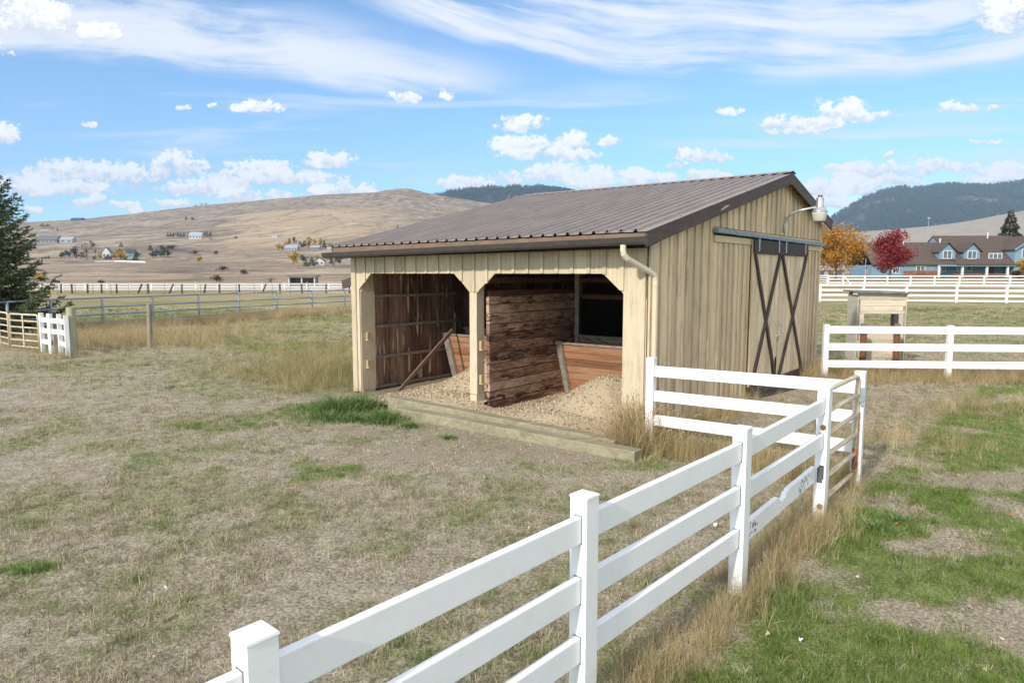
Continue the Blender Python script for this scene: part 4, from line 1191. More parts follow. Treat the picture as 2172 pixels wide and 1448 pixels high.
# ------------------------------------------------------------------ weathered booth and the two stained posts
def booth():
    Yb = 15.6; x0, x1 = (1821 - 1086) * Yb / F, (1917 - 1086) * Yb / F; w = x1 - x0
    o = empty("wooden_booth", "weathered open wooden booth with a felt roof behind the white fence", "shed", (x0, Yb, 0), math.radians(-4))
    top, D = 1.74, .55
    def wall(name, parts, mat):
        m = MB()
        for p in parts: m.box(*p)
        return m.build(name, mat, o, bevel=.004)
    f = [(.0, w, -.024, .0, top - .165, top - .03), (.03, w, -.026, .0, top - .30, top - .17), (.03, w - .06, -.024, .0, top - .40, top - .305), (.03, w - .02, -.025, .0, top - .475, top - .405),
         (.02, .12, -.024, .0, .86, top - .48), (w - .14, w - .045, -.024, 0, top - .80, top - .48), (.04, w - .03, -.025, 0, .66, .85), (.0, w - .06, -.024, 0, .43, .65), (.04, w - .05, -.026, 0, .25, .42), (.0, w - .06, -.024, 0, .05, .24)]
    wall("front_boards", f, M['bleached'])
    wall("header", [(-.02, w + .03, -.05, -.027, top - .045, top)], M['bleached'])
    for a, b in ((.0, .07), (w - .045, w + .01)):
        wall("corner_post", [(a, b, .002, .07, -.05, top - .01)], M['greywood'])
    wall("back_post", [(.0, .06, D - .07, D, -.05, top), ], M['greywood']); wall("back_post", [(w - .06, w, D - .07, D, -.05, top), ], M['greywood'])
    wall("jamb", [(w - .235, w - .155, -.02, .055, .85, top - .48)], M['darkpost'])
    s = [( -.022, -.001, .0, D, z, z + .148) for z in (.05, .20, .35, .50, .65, .80, .95, 1.10, 1.25, 1.40, 1.55)]
    wall("side_boards", s, M['boothside'])
    wall("side_boards", [(w + .011, w + .03, .0, D, z, z + .148) for z in (.05, .20, .35, .50, .65, .80, .95, 1.10, 1.25, 1.40, 1.55)], M['bleached'])
    wall("shelf", [(w - .40, w - .2, .1, .35, .86, .875), (w - .40, w - .2, .1, .12, .876, .99)], M['oldpost'])
    m = MB(); m.hexa([(-.12, -.14, top + .002), (w + .10, -.14, top - .025), (w + .10, D + .08, top - .0), (-.12, D + .08, top + .03), (-.12, -.14, top + .028), (w + .10, -.14, top + .0), (w + .10, D + .08, top + .03), (-.12, D + .08, top + .06)])
    m.build("roof", M['tarpaper'], o, bevel=.01)


booth()
for px, lab in ((1834.5, "rust stained post with grey cap before the booth, left of the pair"), (1905.5, "rust stained post with grey cap before the booth, right of the pair")):
    Yq = 15.0; xq = (px - 1086) * Yq / F; o = empty("capped_post", lab, "post", (xq, Yq, 0), 0, "capped posts in front of the booth")
    m = MB(); m.tube([(0, 0, -.1), (0.01, 0, .5), (0, 0, .88)], [.075, .07, .068], 12); m.build("shaft", M['redpost'], o)
    m = MB(); m.lathe([(.078, .84), (.074, 1.0), (.066, 1.06), (.04, 1.085)], (0, 0, 0), 14); m.build("cap", M['cap'], o, smooth=True)


# ------------------------------------------------------------------ trees and shrubs
def leaf_cloud(rng, centers, radii, n, size, squash=1.0, flat=0.3):
    """n leaf quads in clumps; returns verts, quads"""
    k = rng.integers(0, len(centers), n); c = centers[k]; r = radii[k]
    d = rng.normal(size=(n, 3)); d /= np.linalg.norm(d, axis=1)[:, None]
    rad = (rng.random(n) ** 0.45)[:, None] * r[:, None]
    p = c + d * rad * np.array([1, 1, squash])
    a = rng.normal(size=(n, 3)); a[:, 2] *= flat + .5; a /= np.linalg.norm(a, axis=1)[:, None]
    b = np.cross(a, rng.normal(size=(n, 3))); b /= np.linalg.norm(b, axis=1)[:, None]
    s = size * rng.uniform(.6, 1.35, n)[:, None]
    v = np.stack([p - a * s, p + b * s * .55, p + a * s, p - b * s * .55], 1).reshape(-1, 3)
    f = np.arange(n * 4).reshape(n, 4)
    return v, f


def round_tree_meshes(name, rng, h, w, leaf, n, mat, trunk_h=0.2, clumps=26, shape='round', squash=.8, rtrunk=.03):
    cz = []
    for i in range(clumps):
        while True:
            q = rng.uniform(-1, 1, 3)
            if np.linalg.norm(q) <= 1: break
        if shape == 'column': q[:2] *= .55 + .45 * (1 - abs(q[2]))
        if shape == 'egg': q[:2] *= 1.0 - .35 * max(q[2], -.2)
        q = q * .82
        cz.append((q[0] * w / 2, q[1] * w / 2, h * (trunk_h + (1 - trunk_h) * (.5 + q[2] * .5))))
    cz = np.array(cz); rr = rng.uniform(.16, .30, clumps) * w * (0.55 if shape == 'column' else 1)
    v, f = leaf_cloud(rng, cz, rr, n, leaf, squash)
    v[:, 2] = np.maximum(v[:, 2], .02 * h)
    crown = npmesh("crown", v, f, mat)
    t = MB(); t.tube([(0, 0, -.3), (0.01 * w, 0, h * trunk_h), (0, 0.01 * w, h * .6), (0, 0, h * .85)], [rtrunk * h, rtrunk * h * .8, rtrunk * h * .45, rtrunk * h * .15], 8)
    for c in cz[:: max(1, clumps // 12)]:
        z0 = max(h * trunk_h * .8, c[2] * .55); t.tube([(0, 0, z0), (c[0] * .5, c[1] * .5, (z0 + c[2]) * .52), tuple(c)], [rtrunk * h * .4, rtrunk * h * .25, rtrunk * h * .08], 5, cap=False)
    tr = t.build("trunk", M['bark']); me = tr.data; bpy.data.objects.remove(tr)
    return crown, me


def conifer_meshes(rng, h, w, n, leaf, mat):
    z = h * (.08 + .92 * (1 - np.sqrt(rng.random(n)))); a = rng.uniform(0, 6.283, n)
    lay = 1 + .22 * np.sin(z / h * 60 + rng.normal(size=n) * .5)
    r = w / 2 * (1 - z / h) ** .85 * lay * rng.random(n) ** .4 + .02 * w
    p = np.stack([r * np.cos(a), r * np.sin(a), z - r * .15], 1)
    out = np.stack([np.cos(a), np.sin(a), -.25 + rng.normal(size=n) * .35], 1); out /= np.linalg.norm(out, axis=1)[:, None]
    b = np.cross(out, rng.normal(size=(n, 3))); b /= np.linalg.norm(b, axis=1)[:, None]
    s = leaf * rng.uniform(.6, 1.3, n)[:, None]
    v = np.stack([p - out * s, p + b * s * .45, p + out * s, p - b * s * .45], 1).reshape(-1, 3)
    crown = npmesh("crown", v, np.arange(n * 4).reshape(n, 4), mat)
    t = MB(); t.tube([(0, 0, -.3), (0, 0, h * .5), (0, 0, h * .97)], [h * .022, h * .015, h * .003], 7); tr = t.build("trunk", M['bark']); me = tr.data; bpy.data.objects.remove(tr)
    return crown, me


def put_tree(name, label, cat, meshes, loc, scale=(1, 1, 1), group=None, rz=None):
    o = empty(name, label, cat, loc, random.uniform(0, 6.28) if rz is None else rz, group); o.scale = scale
    link("crown", meshes[0], o); link("trunk", meshes[1], o); return o


LF = {}
LF['gold'] = m_leaf("golden orange leaves", [(.25, (.17, .10, .016)), (.45, (.46, .21, .03)), (.62, (.60, .31, .045)), (.8, (.64, .42, .09))], detail=.45)
LF['red'] = m_leaf("crimson leaves", [(.25, (.07, .008, .012)), (.5, (.27, .03, .04)), (.75, (.46, .09, .085))], detail=.6)
LF['yellow'] = m_leaf("yellow leaves", [(.25, (.26, .16, .012)), (.5, (.52, .34, .02)), (.75, (.66, .46, .06))], detail=.2)
LF['green'] = m_leaf("dark green needles", [(.25, (.022, .038, .022)), (.5, (.055, .09, .048)), (.75, (.10, .145, .075))], detail=.2)
LF['forest'] = m_leaf("forest needles", [(.25, (.016, .036, .022)), (.5, (.05, .10, .06)), (.75, (.11, .17, .10))], detail=.2)
LF['rustcon'] = m_leaf("browned conifer needles", [(.25, (.018, .026, .018)), (.5, (.050, .066, .042)), (.68, (.10, .095, .055)), (.8, (.22, .11, .04))], detail=.35)
LF['shrub'] = m_leaf("maroon brush", [(.25, (.05, .03, .026)), (.5, (.115, .06, .05)), (.75, (.19, .11, .085))], detail=.3)
LF['bare'] = m_leaf("bare grey twigs", [(.25, (.10, .08, .07)), (.5, (.20, .16, .135)), (.75, (.30, .25, .20))], detail=.3)
LF['weed'] = m_leaf("fresh green weed", [(.25, (.02, .055, .012)), (.5, (.065, .15, .03)), (.75, (.12, .23, .05))], detail=3.0)
LF['spruce'] = m_leaf("spruce needles", [(.22, (.018, .034, .018)), (.42, (.06, .09, .042)), (.60, (.13, .165, .08)), (.8, (.22, .25, .14))], .15, detail=.7)


def spruce():
    """big spruce at the left edge: whorled boughs with side twigs"""
    rng = np.random.default_rng(11); Hh, R = 7.05, 2.85
    base = Vector((-18.9, 24.0, 0)); o = empty("spruce_tree", "large dark green spruce cut by the left picture edge", "tree", base)
    t = MB(); t.tube([(0, 0, -.2), (0, 0, 3), (0, 0, 6.85)], [.2, .14, .02], 10)
    A, B, S = [], [], []
    nb = 190
    for i in range(nb):
        h = .35 + (Hh - .55) * (i / nb) ** 1.05; a = i * 2.39996 + rng.normal() * .2
        Lb = R * (1 - h / Hh) ** .8 * rng.uniform(.72, 1.12) + .12
        d = np.array([math.cos(a), math.sin(a), 0.0]); sd = np.array([-d[1], d[0], 0.0])
        rise = .25 + .35 * h / Hh
        def P(u): return np.array([0, 0, h]) + d * Lb * u + np.array([0, 0, 1]) * Lb * (-.42 * u * (1 - u) * 1.6 + rise * u * u * .62)
        t.tube([tuple(P(u)) for u in (0, .35, .7, 1)], [.035 * Lb / R + .008, .022 * Lb / R + .006, .012, .004], 5, cap=False)
        nt_ = int(8 + 24 * Lb / R)
        for k in range(nt_):
            u = .16 + .84 * (k + rng.random()) / nt_; sg = 1 if k % 2 else -1
            ln = (.16 + .34 * Lb / R * 2.0 * (1 - u) + .10) * rng.uniform(.7, 1.2)
            p0 = P(u); dr = d * .75 + sd * sg * rng.uniform(.45, 1.0) + np.array([0, 0, rng.uniform(-.32, .18) + .35 * u]); dr /= np.linalg.norm(dr)
            m_ = max(3, int(ln / .045))
            for j in range(m_):
                q = p0 + dr * ln * (j + .5) / m_ + np.array([0, 0, -.12 * ln * ((j + .5) / m_) ** 2])
                for e in range(4):
                    nd = dr * .8 + rng.normal(size=3) * .55; nd /= np.linalg.norm(nd)
                    A.append(q + nd * .02); B.append(nd); S.append(rng.uniform(.045, .08))
    A, B, S = np.array(A), np.array(B), np.array(S)[:, None]; n = len(A)
    c = np.cross(B, rng.normal(size=(n, 3))); c /= np.linalg.norm(c, axis=1)[:, None]
    v = np.stack([A - B * S * .4, A + c * S * .26 + B * S * .3, A + B * S * 1.5, A - c * S * .26 + B * S * .3], 1).reshape(-1, 3)
    link("crown", npmesh("crown", v, np.arange(n * 4).reshape(n, 4), LF['spruce']), o)
    t.build("trunk", M['bark'], o)


spruce()

rg = np.random.default_rng(5)
# right side trees near the blue house
def tree_at(name, label, px, pyb, pyt, wpx, Y, mat, n, leaf, **kw):
    p = atY(px, pyb, Y); z0 = z1(p.x, Y); h = (atY(px, pyt, Y).z - z0); w = wpx * Y / F
    ms = round_tree_meshes(name, rg, h, w, leaf, n, mat, **kw)
    return put_tree(name, label, "tree", ms, (p.x, Y, z0), rz=0)


tree_at("autumn_tree", "broad orange and gold autumn tree behind the barn's right corner", 1772, 582, 476, 112, 118, LF['gold'], 9000, .17, trunk_h=.12, clumps=46, rtrunk=.022)
tree_at("maple_tree", "crimson red maple in front of the blue house", 1887, 590, 481, 76, 116, LF['red'], 6500, .16, trunk_h=.14, clumps=40, shape='egg', rtrunk=.016)
tree_at("autumn_tree", "small yellow tree beside the flag pole left of the blue house", 1826, 580, 549, 22, 150, LF['yellow'], 700, .25, trunk_h=.15, clumps=10)
tree_at("autumn_tree", "yellow green shrub tree at the right picture edge by the porch", 2170, 588, 533, 30, 118, LF['yellow'], 900, .16, trunk_h=.1, clumps=12)
tree_at("shrub", "dark brown shrub by the right end of the porch", 2158, 590, 567, 24, 119, LF['shrub'], 600, .14, trunk_h=.05, clumps=10)
p = atY(2137, 560, 168); put_tree("conifer_tree", "tall conifer with a browned top rising behind the blue house roof", "tree", conifer_meshes(rg, 17.5, 9.5, 9000, .30, LF['rustcon']), (p.x, 168, z1(p.x, 168) - 1.5), rz=0)


# ------------------------------------------------------------------ blue house on the right
def blue_house():
    Y = 137.0; k = Y / F
    def lx(px): return (px - 1845) * k
    zb = z1((1985 - 1086) * k, Y)
    def lz(py): return (587 - py) * k
    m_wall = m_paint("blue siding", (.185, .285, .37), (.135, .21, .28), .5, grain=(.6, .6, 7)); m_brick = m_plain("red brick", (.26, .10, .065), .9, var=.3, scale=3)
    m_shing = m_plain("brown shingles", (.105, .082, .07), .9, .1, var=.25, scale=3.5); m_white = m_plain("white trim", (.72, .73, .74), .5, var=.04)
    m_glass = m_plain("window glass", (.10, .13, .16), .12, .6, var=.3, scale=.6); m_door = m_plain("red brown door", (.16, .055, .035), .5)
    o = empty("blue_house", "long blue house with brown shingle roof, dormers and a white posted porch", "house", ((1845 - 1086) * k, Y, zb))
    W = MB(); W.box(lx(1845), lx(1984), 0, 9, -.6, lz(561)); W.box(lx(1984), lx(2140), 2.2, 12, -.6, lz(556)); W.box(lx(2140), lx(2215), -.6, 12, -.6, lz(526)); W.build("wall", m_wall, o)
    B = MB(); B.box(lx(1912), lx(1983), -.10, -.005, -.5, lz(573)); B.box(lx(2016), lx(2139), -.2, .1, -.5, lz(579)); B.box(lx(2140.5), lx(2214), -.72, -.605, -.5, lz(573)); B.build("brick_base", m_brick, o)
    def gable_roof(x0, x1, y0, y1, ze, zr, name="roof", th=.22):
        ym = (y0 + y1) / 2; r = MB(); s = []
        for a, b in ((y0, ym), (y1, ym)):
            P = [(x0, a, ze), (x1, a, ze), (x1, b, zr), (x0, b, zr)]
            r.prism(P if a < b else P[::-1], (0, 0, th))
        return r.build(name, m_shing, o)
    gable_roof(lx(1842), lx(2019), -.5, 10.5, lz(561), lz(515) + .1)
    ro = gable_roof(lx(2017), lx(2185), -1.2, 16, lz(561), lz(498))
    G = MB(); ym = 7.4; G.prism([(lx(2017.5), -.8, lz(560)), (lx(2017.5), 15.6, lz(560)), (lx(2017.5), ym, lz(500))], (.2, 0, 0)); G.build("gable_end", m_wall, o)
    # front gable on the right
    G = MB(); cx, hw = 2178, 38; G.prism([(lx(cx - hw), -.6, lz(527)), (lx(cx + hw), -.6, lz(527)), (lx(cx), -.6, lz(500))], (0, 8, 0)); G.build("gable_end", m_wall, o)
    for sg in (-1, 1):
        r = MB(); P = [(lx(cx + sg * (hw + 4)), -1.0, lz(530)), (lx(cx), -1.0, lz(501)), (lx(cx), 9, lz(501)), (lx(cx + sg * (hw + 4)), 9, lz(530))]
        r.prism(P if sg < 0 else P[::-1], (0, 0, .22)); r.build("gable_roof", m_shing, o)
        r = MB(); r.bar((lx(cx + sg * (hw + 4)), -1.06, lz(530)), (lx(cx), -1.06, lz(501)), .08, .3); r.build("bargeboard", m_wall, o)
    def window(px0, px1, py0, py1, y, n=2, frame=.1, mat=None):
        f = MB(); a, b, c, d_ = lx(px0), lx(px1), lz(py1), lz(py0)
        f.box(a, b, y - .10, y - .005, c, c + frame); f.box(a, b, y - .10, y - .005, d_ - frame, d_)
        for i in range(n + 1):
            xx = a + (b - a - frame) * i / n; f.box(xx, xx + frame, y - .098, y - .006, c + frame, d_ - frame)
        w = f.build("window", m_white, o); g = MB(); g.box(a + .02, b - .02, y - .055, y - .02, c + .02, d_ - .02); g.build("pane", m_glass, w)
    window(1938, 1957, 562.5, 580, -.0); window(1888, 1903, 567, 579, -.0); window(1994, 2015, 562.5, 574.5, 2.2); window(2038, 2071.5, 562, 574.5, 2.2, 3)
    window(2154, 2176, 528, 546.5, -.6, 2); window(2154, 2176, 561, 577, -.6, 2)
    d_ = MB(); d_.box(lx(2102), lx(2119), 2.1, 2.195, 0, lz(562)); d_.build("door", m_door, o, bevel=.02)
    for px in (1983, 2032, 2083.5, 2127):
        c = MB(); c.box(lx(px) - .18, lx(px) + .18, -.75, -.4, -.3, lz(561.5)); c.build("porch_post", m_white, o)
    c = MB(); c.box(lx(1982), lx(2140), -1.0, -.85, lz(564), lz(560.8)); c.build("porch_beam", m_wall, o)
    for cx in (2004.5, 2056.5):
        yf = 0.35; q = MB(); q.box(lx(cx - 17), lx(cx + 17), yf, yf + 4.5, lz(549), lz(533)); q.prism([(lx(cx - 17), yf, lz(533)), (lx(cx + 17), yf, lz(533)), (lx(cx), yf, lz(516))], (0, 6.5, 0)); dm = q.build("dormer", m_wall, o)
        for sg in (-1, 1):
            r = MB(); P = [(lx(cx + sg * 21), yf - .4, lz(534.5)), (lx(cx), yf - .4, lz(515)), (lx(cx), yf + 6, lz(515)), (lx(cx + sg * 21), yf + 6, lz(534.5))]
            r.prism(P if sg < 0 else P[::-1], (0, 0, .18)); r.build("dormer_roof", m_shing, dm)
        window(cx - 9.5, cx + 9.5, 531, 548, yf)
    window(2092, 2121, 536, 548, 0.45, 3, .12)
    for px, py, yy in ((1933, 520, 4), (2018, 516, 5), (2132, 502, 6.5)):
        v = MB(); v.lathe([(.12, 0), (.12, 1.0), (.2, 1.02), (.2, 1.15), (.05, 1.2)], (lx(px), yy, lz(py)), 10); v.build("vent_pipe", m_white, o)
    r = MB(); r.lathe([(.75, 0), (.8, .02), (.8, .06), (.75, .08)], (0, 0, 0), 20); q = r.build("wall_ornament", M['gutter'], o); q.rotation_euler = (math.pi / 2, 0, 0); q.location = (lx(1870), -.005, lz(570))
    return dict(wall=m_wall, shing=m_shing, white=m_white, glass=m_glass)


HM = blue_house()


# ------------------------------------------------------------------ small far houses, sheds, shelter
def far_house(name, label, px0, px1, pyb, pye, pyr, wall, roof, loc=None, depth=.55, wins=3, gable_front=False, Y=None, cat="house", rz=0.0, dark=False):
    cx = (px0 + px1) / 2
    p = place(cx, pyb) if Y is None else Vector((atY(cx, pyb, Y).x, Y, z1(atY(cx, pyb, Y).x, Y)))
    k = p.y / F; w = (px1 - px0) * k; he = (pyb - pye) * k; hr = (pyb - pyr) * k; D = w * depth
    o = empty(name, label, cat, p, rz)
    m = MB()
    if gable_front: m.prism([(-w / 2, 0, -2), (w / 2, 0, -2), (w / 2, 0, he), (0, 0, hr - .05), (-w / 2, 0, he)], (0, D, 0))
    else: m.prism([(-w / 2, 0, -2), (-w / 2, 0, he), (-w / 2, D / 2, hr - .05), (-w / 2, D, he), (-w / 2, D, -2)], (w, 0, 0))
    m.build("wall", wall, o)
    r = MB(); e = w * .03 + .15; th = .18 + w * .008
    if gable_front:
        for sg in (-1, 1):
            P = [(sg * (w / 2 + e), -e, he - e * .5), (0, -e, hr), (0, D + e, hr), (sg * (w / 2 + e), D + e, he - e * .5)]; r.prism(P if sg < 0 else P[::-1], (0, 0, th))
    else:
        for a, b in ((-e, D / 2), (D + e, D / 2)):
            P = [(-w / 2 - e, a, he - e * .4), (w / 2 + e, a, he - e * .4), (w / 2 + e, b, hr), (-w / 2 - e, b, hr)]; r.prism(P if a < b else P[::-1], (0, 0, th))
    r.build("roof", roof, o)
    for i in range(wins):
        xx = -w / 2 + w * (i + .5) / wins; ww = w / wins * .26
        q = MB(); q.box(xx - ww, xx + ww, -.08, .02, he * .25, he * .75); q.build("window", HM['glass'], o)
    return o, p, k


pal = dict(white=m_plain("white house paint", (.52, .52, .52), .7, var=.05), grey=m_plain("grey house siding", (.24, .245, .255), .8, var=.1), tan=m_plain("tan house siding", (.40, .36, .29), .8, var=.1),
           bluewall=m_plain("teal blue wall", (.12, .24, .30), .7), blueroof=m_plain("blue metal roof", (.035, .085, .19), .5), groof=m_plain("grey shingle roof", (.15, .15, .155), .9), lroof=m_plain("pale metal roof", (.33, .35, .38), .5),
           droof=m_plain("dark shingle roof", (.06, .06, .065), .9), lblue=m_plain("pale blue siding", (.34, .40, .48), .7))
far_house("long_house", "long grey two storey house on the left slope beside a lower shed", 80, 120, 516.5, 509, 500, pal['grey'], pal['groof'], wins=5)
far_house("outbuilding", "low grey metal shed right of the long grey house", 127, 153, 515, 509, 503, pal['lblue'], pal['lroof'], wins=2, cat="shed")
far_house("gabled_house", "tan multi gabled house behind the garden trees on the lower slope", 208, 246, 545, 536, 527, pal['tan'], pal['groof'], wins=3)
far_house("gabled_wing", "pale front gable standing before the tan house on the lower slope", 217, 234, 547, 536, 525, pal['white'], pal['groof'], gable_front=True, wins=2)
far_house("teal_barn", "small teal barn right of the tan house on the lower slope", 267, 285, 546, 537, 530, pal['bluewall'], pal['droof'], wins=1, cat="shed")
far_house("white_house", "white two storey house with pale blue roof in the middle of the slope", 401, 427, 507, 499, 493, pal['white'], pal['lblue'], wins=4)
far_house("grey_house", "low grey roofed house half hidden by conifers near the white house", 372, 398, 499.5, 495, 491, pal['tan'], pal['groof'], wins=2)
far_house("pale_house", "pale blue house between yellow poplars on the right slope", 605, 630, 531.5, 526, 520, pal['lblue'], pal['lroof'], wins=4)
far_house("grey_house", "grey bungalow right of the tall yellow poplar", 658, 677, 530, 525, 521.5, pal['grey'], pal['lroof'], wins=3)
far_house("white_house", "white gabled house beside dark trees on the lower right slope", 667, 688, 562, 554, 547, pal['white'], pal['droof'], gable_front=True, wins=2)
far_house("shed", "tiny white shed alone on the slope above the poplars", 576, 588, 503.5, 501.5, 499, pal['white'], pal['lroof'], wins=0, cat="shed")
far_house("shed", "tiny pale shed near the barn roof on the slope", 694, 702, 529.5, 527, 524.5, pal['lblue'], pal['lroof'], wins=0, cat="shed")
far_house("blue_barn", "blue metal barn on the skyline at the left", 150, 173, 468.5, 465.5, 462.5, pal['blueroof'], pal['blueroof'], wins=0, Y=1740, cat="barn")
far_house("white_house", "white house under yellow trees near the skyline at far left", 86, 106, 489, 485.5, 481.5, pal['white'], pal['groof'], wins=3)
far_house("blue_cottage", "small pale blue cottage under the orange tree behind the lawn fence", 1733, 1790, 583, 570, 558, pal['lblue'], pal['lroof'], Y=150, wins=3, cat="house")
far_house("distant_house", "small tan roofed house between the orange tree and the maple", 1799, 1828, 577, 570, 562, pal['tan'], pal['groof'], Y=190, wins=2)


def shelter():
    p = place(640, 606); k = p.y / F; w = 54 * k; h = 21 * k; D = 2.4
    o = empty("field_shelter", "small open two bay shelter with a dark roof behind the far white rails", "shed", p)
    m = MB(); m.box(-w / 2, w / 2, D, D + .05, 0, h * .85); m.build("back_wall", pal['grey'], o)
    for x in (-w / 2, 0, w / 2):
        m = MB(); m.box(x - .1, x + .1, 0, .14, -.2, h * .86); m.build("post", pal['white'], o)
    m = MB(); m.box(-w / 2, -w / 2 + .05, .15, D, 0, h * .86); m.box(w / 2 - .05, w / 2, .15, D, 0, h * .86); m.build("side_wall", pal['grey'], o)
    m = MB(); m.box(-w / 2, w / 2, -.02, .12, h * .80, h * .88); m.build("lintel", pal['white'], o)
    m = MB(); m.hexa([(-w / 2 - .3, -.4, h * .9), (w / 2 + .3, -.4, h * .9), (w / 2 + .3, D + .3, h * .9), (-w / 2 - .3, D + .3, h * .9), (-w / 2 - .3, -.4, h * 1.0), (w / 2 + .3, -.4, h * 1.0), (w / 2 + .3, D + .3, h * 1.04), (-w / 2 - .3, D + .3, h * 1.04)]); m.build("roof", M['tarpaper'], o)
    m = MB(); m.box(.4, .9, .8, 1.4, 0, 1.0); m.build("feed_box", M['rust'], o)


shelter()


def pickup():
    p = place(747, 553); o = empty("pickup_truck", "white pickup truck parked on the slope beside the barn eave", "truck", p, math.radians(8))
    m = MB(); m.prism([(-2.9, 0, .45), (2.9, 0, .45), (2.9, 0, 1.15), (1.3, 0, 1.2), (.9, 0, 1.95), (-.7, 0, 1.95), (-1.0, 0, 1.2), (-2.9, 0, 1.15)], (0, 2, 0)); m.build("body", pal['white'], o, bevel=.06)
    m = MB(); m.prism([(1.15, -.02, 1.25), (.85, -.02, 1.85), (-.65, -.02, 1.85), (-.85, -.02, 1.25)], (0, .03, 0)); m.build("side_window", HM['glass'], o)
    for x in (-1.8, 1.8):
        for y in (0.0, 1.75):
            w = MB(); w.tube([(x, y - .03, .4), (x, y + .25, .4)], .42, 14); w.build("wheel", M['darkpost'], o)


pickup()


def flag():
    Y = 128; p = atY(1835, 582, Y); z = z1(p.x, Y); o = empty("flag_pole", "thin white flag pole with a limp red and white flag by the orange tree", "flag pole", (p.x, Y, z))
    h = atY(1835, 548, Y).z - z; m = MB(); m.tube([(0, 0, 0), (0, 0, h)], [.05, .03], 8); m.build("pole", pal['white'], o)
    stripes = m_plain("flag red", (.45, .04, .05), .8); bl = m_plain("flag blue", (.04, .06, .25), .8); top = h * .62
    f = MB()
    for i in range(7):
        z0 = top - i * .22; f.prism([(.04, 0, z0), (.55 - .02 * i, .12, z0 - .25), (.55 - .02 * i, .12, z0 - .47), (.04, 0, z0 - .22)], (0, .02, 0), mi=i % 2)
    f.prism([(.04, -.012, top + .02), (.28, .045, top - .12), (.28, .045, top - .75), (.04, -.012, top - .65)], (0, .01, 0), mi=2)
    f.build("flag", [stripes, pal['white'], bl], o)


flag()
p = atY(1968, 496, 1100); zz_ = z1(p.x, 1100); o = empty("mast", "thin pale radio mast on the pale hill above the blue house", "mast", (p.x, 1100, zz_)); hm = atY(1968, 461, 1100).z - zz_
m = MB(); m.tube([(0, 0, -2), (0, 0, hm)], [.45, .3], 6); m.build("tower", M['galv'], o); m = MB(); m.box(-1.8, 1.8, -.3, .3, hm - 1.6, hm); m.build("antenna", pal['white'], o)

# prototypes for the trees on the slope
PR = dict(con=conifer_meshes(rg, 1.0, .55, 420, .055, LF['green']), con2=conifer_meshes(rg, 1.0, .8, 500, .06, LF['green']),
          rnd=round_tree_meshes("t", rg, 1.0, 1.0, .06, 420, LF['green'], .08, 14), yel=round_tree_meshes("t", rg, 1.0, .8, .055, 480, LF['yellow'], .06, 16),
          pop=round_tree_meshes("t", rg, 1.0, .55, .05, 420, LF['yellow'], .04, 16, shape='column'), shr=round_tree_meshes("t", rg, 1.0, 1.3, .07, 420, LF['shrub'], .02, 16),
          bare=round_tree_meshes("t", rg, 1.0, 1.1, .035, 300, LF['bare'], .15, 18), org=round_tree_meshes("t", rg, 1.0, .9, .06, 420, LF['gold'], .06, 14))


def slope_tree(kind, px, pyb, hpx, label, wpx=None, name=None, group=None, cat="tree", Y=None):
    p = place(px, pyb) if Y is None else Vector((atY(px, pyb, Y).x, Y, z1(atY(px, pyb, Y).x, Y)))
    h = 1.22 * hpx * p.y / F; w0 = dict(con=.55, con2=.8, rnd=1, yel=.8, pop=.55, shr=1.3, bare=1.1, org=.9)[kind]
    sx = h if wpx is None else 1.22 * wpx * p.y / F / w0
    nm = name or dict(con="conifer_tree", con2="conifer_tree", rnd="round_tree", yel="yellow_tree", pop="poplar_tree", shr="shrub", bare="bare_tree", org="orange_tree")[kind]
    put_tree(nm, label, cat, PR[kind], p, (sx, sx, h), group)


gA = "green trees left of the tan house"
for px, pb, h in ((137, 546, 13), (148, 546, 15), (132, 547, 9)): slope_tree('rnd', px, pb, h, "dark green round tree in the group left of the tan house", None, None, gA)
slope_tree('shr', 163, 551, 24, "tall purple brown tree left of the tan house", 18, "purple_tree"); slope_tree('bare', 184, 552, 34, "bare pale tree beside the tan house", 26)
slope_tree('rnd', 196, 527, 14, "single dark tree standing above the bare pale tree", 9); slope_tree('con2', 257, 524, 9, "lone conifer above and right of the tan house")
slope_tree('yel', 258, 552, 22, "pale yellow tree in front of the tan house", 20); slope_tree('shr', 226, 553, 10, "maroon shrub on the lawn of the tan house", 18, cat="shrub")
slope_tree('rnd', 201, 552, 8, "dark rounded bush on the lawn of the tan house, beside the bare tree", None, "bush", cat="shrub"); slope_tree('rnd', 268, 553, 8, "dark rounded bush on the lawn below the teal barn", None, "bush", cat="shrub")
slope_tree('con2', 288, 554, 15, "blue green conifer right of the white garden rails"); slope_tree('con', 282, 545, 8, "small dark conifer beside the teal barn")
slope_tree('con2', 319, 531, 11, "lone broad conifer right of and above the tan house"); slope_tree('con', 332, 538, 9, "small conifer peak above the green trees right of the tan house")
for px, pb, h in ((324, 547, 13), (331, 547, 11)): slope_tree('rnd', px, pb, h, "dark green tree, one of the pair right of the tan house", None, None, "pair of dark trees")
for px, pb, h in ((346, 547, 18), (357, 546, 14), (340, 546, 12)): slope_tree('rnd', px, pb, h, "large green tree in the cluster farthest right of the tan house", None, None, "right cluster of green trees")
for px in (344, 356, 367): slope_tree('shr', px, 529, 7, "maroon brush in the long low row on the slope", 15, None, "row of maroon brush", "shrub")
slope_tree('shr', 411, 541, 9, "maroon shrub below the white two storey house, left of the pair", 16, cat="shrub"); slope_tree('shr', 457, 541, 8, "maroon shrub below the white two storey house, right of the pair", 9, cat="shrub")
slope_tree('yel', 422, 556, 12, "yellow brown shrub alone on the middle slope", 12, cat="shrub"); slope_tree('shr', 460, 600, 14, "large maroon shrub just behind the far white rails", 24, cat="shrub")
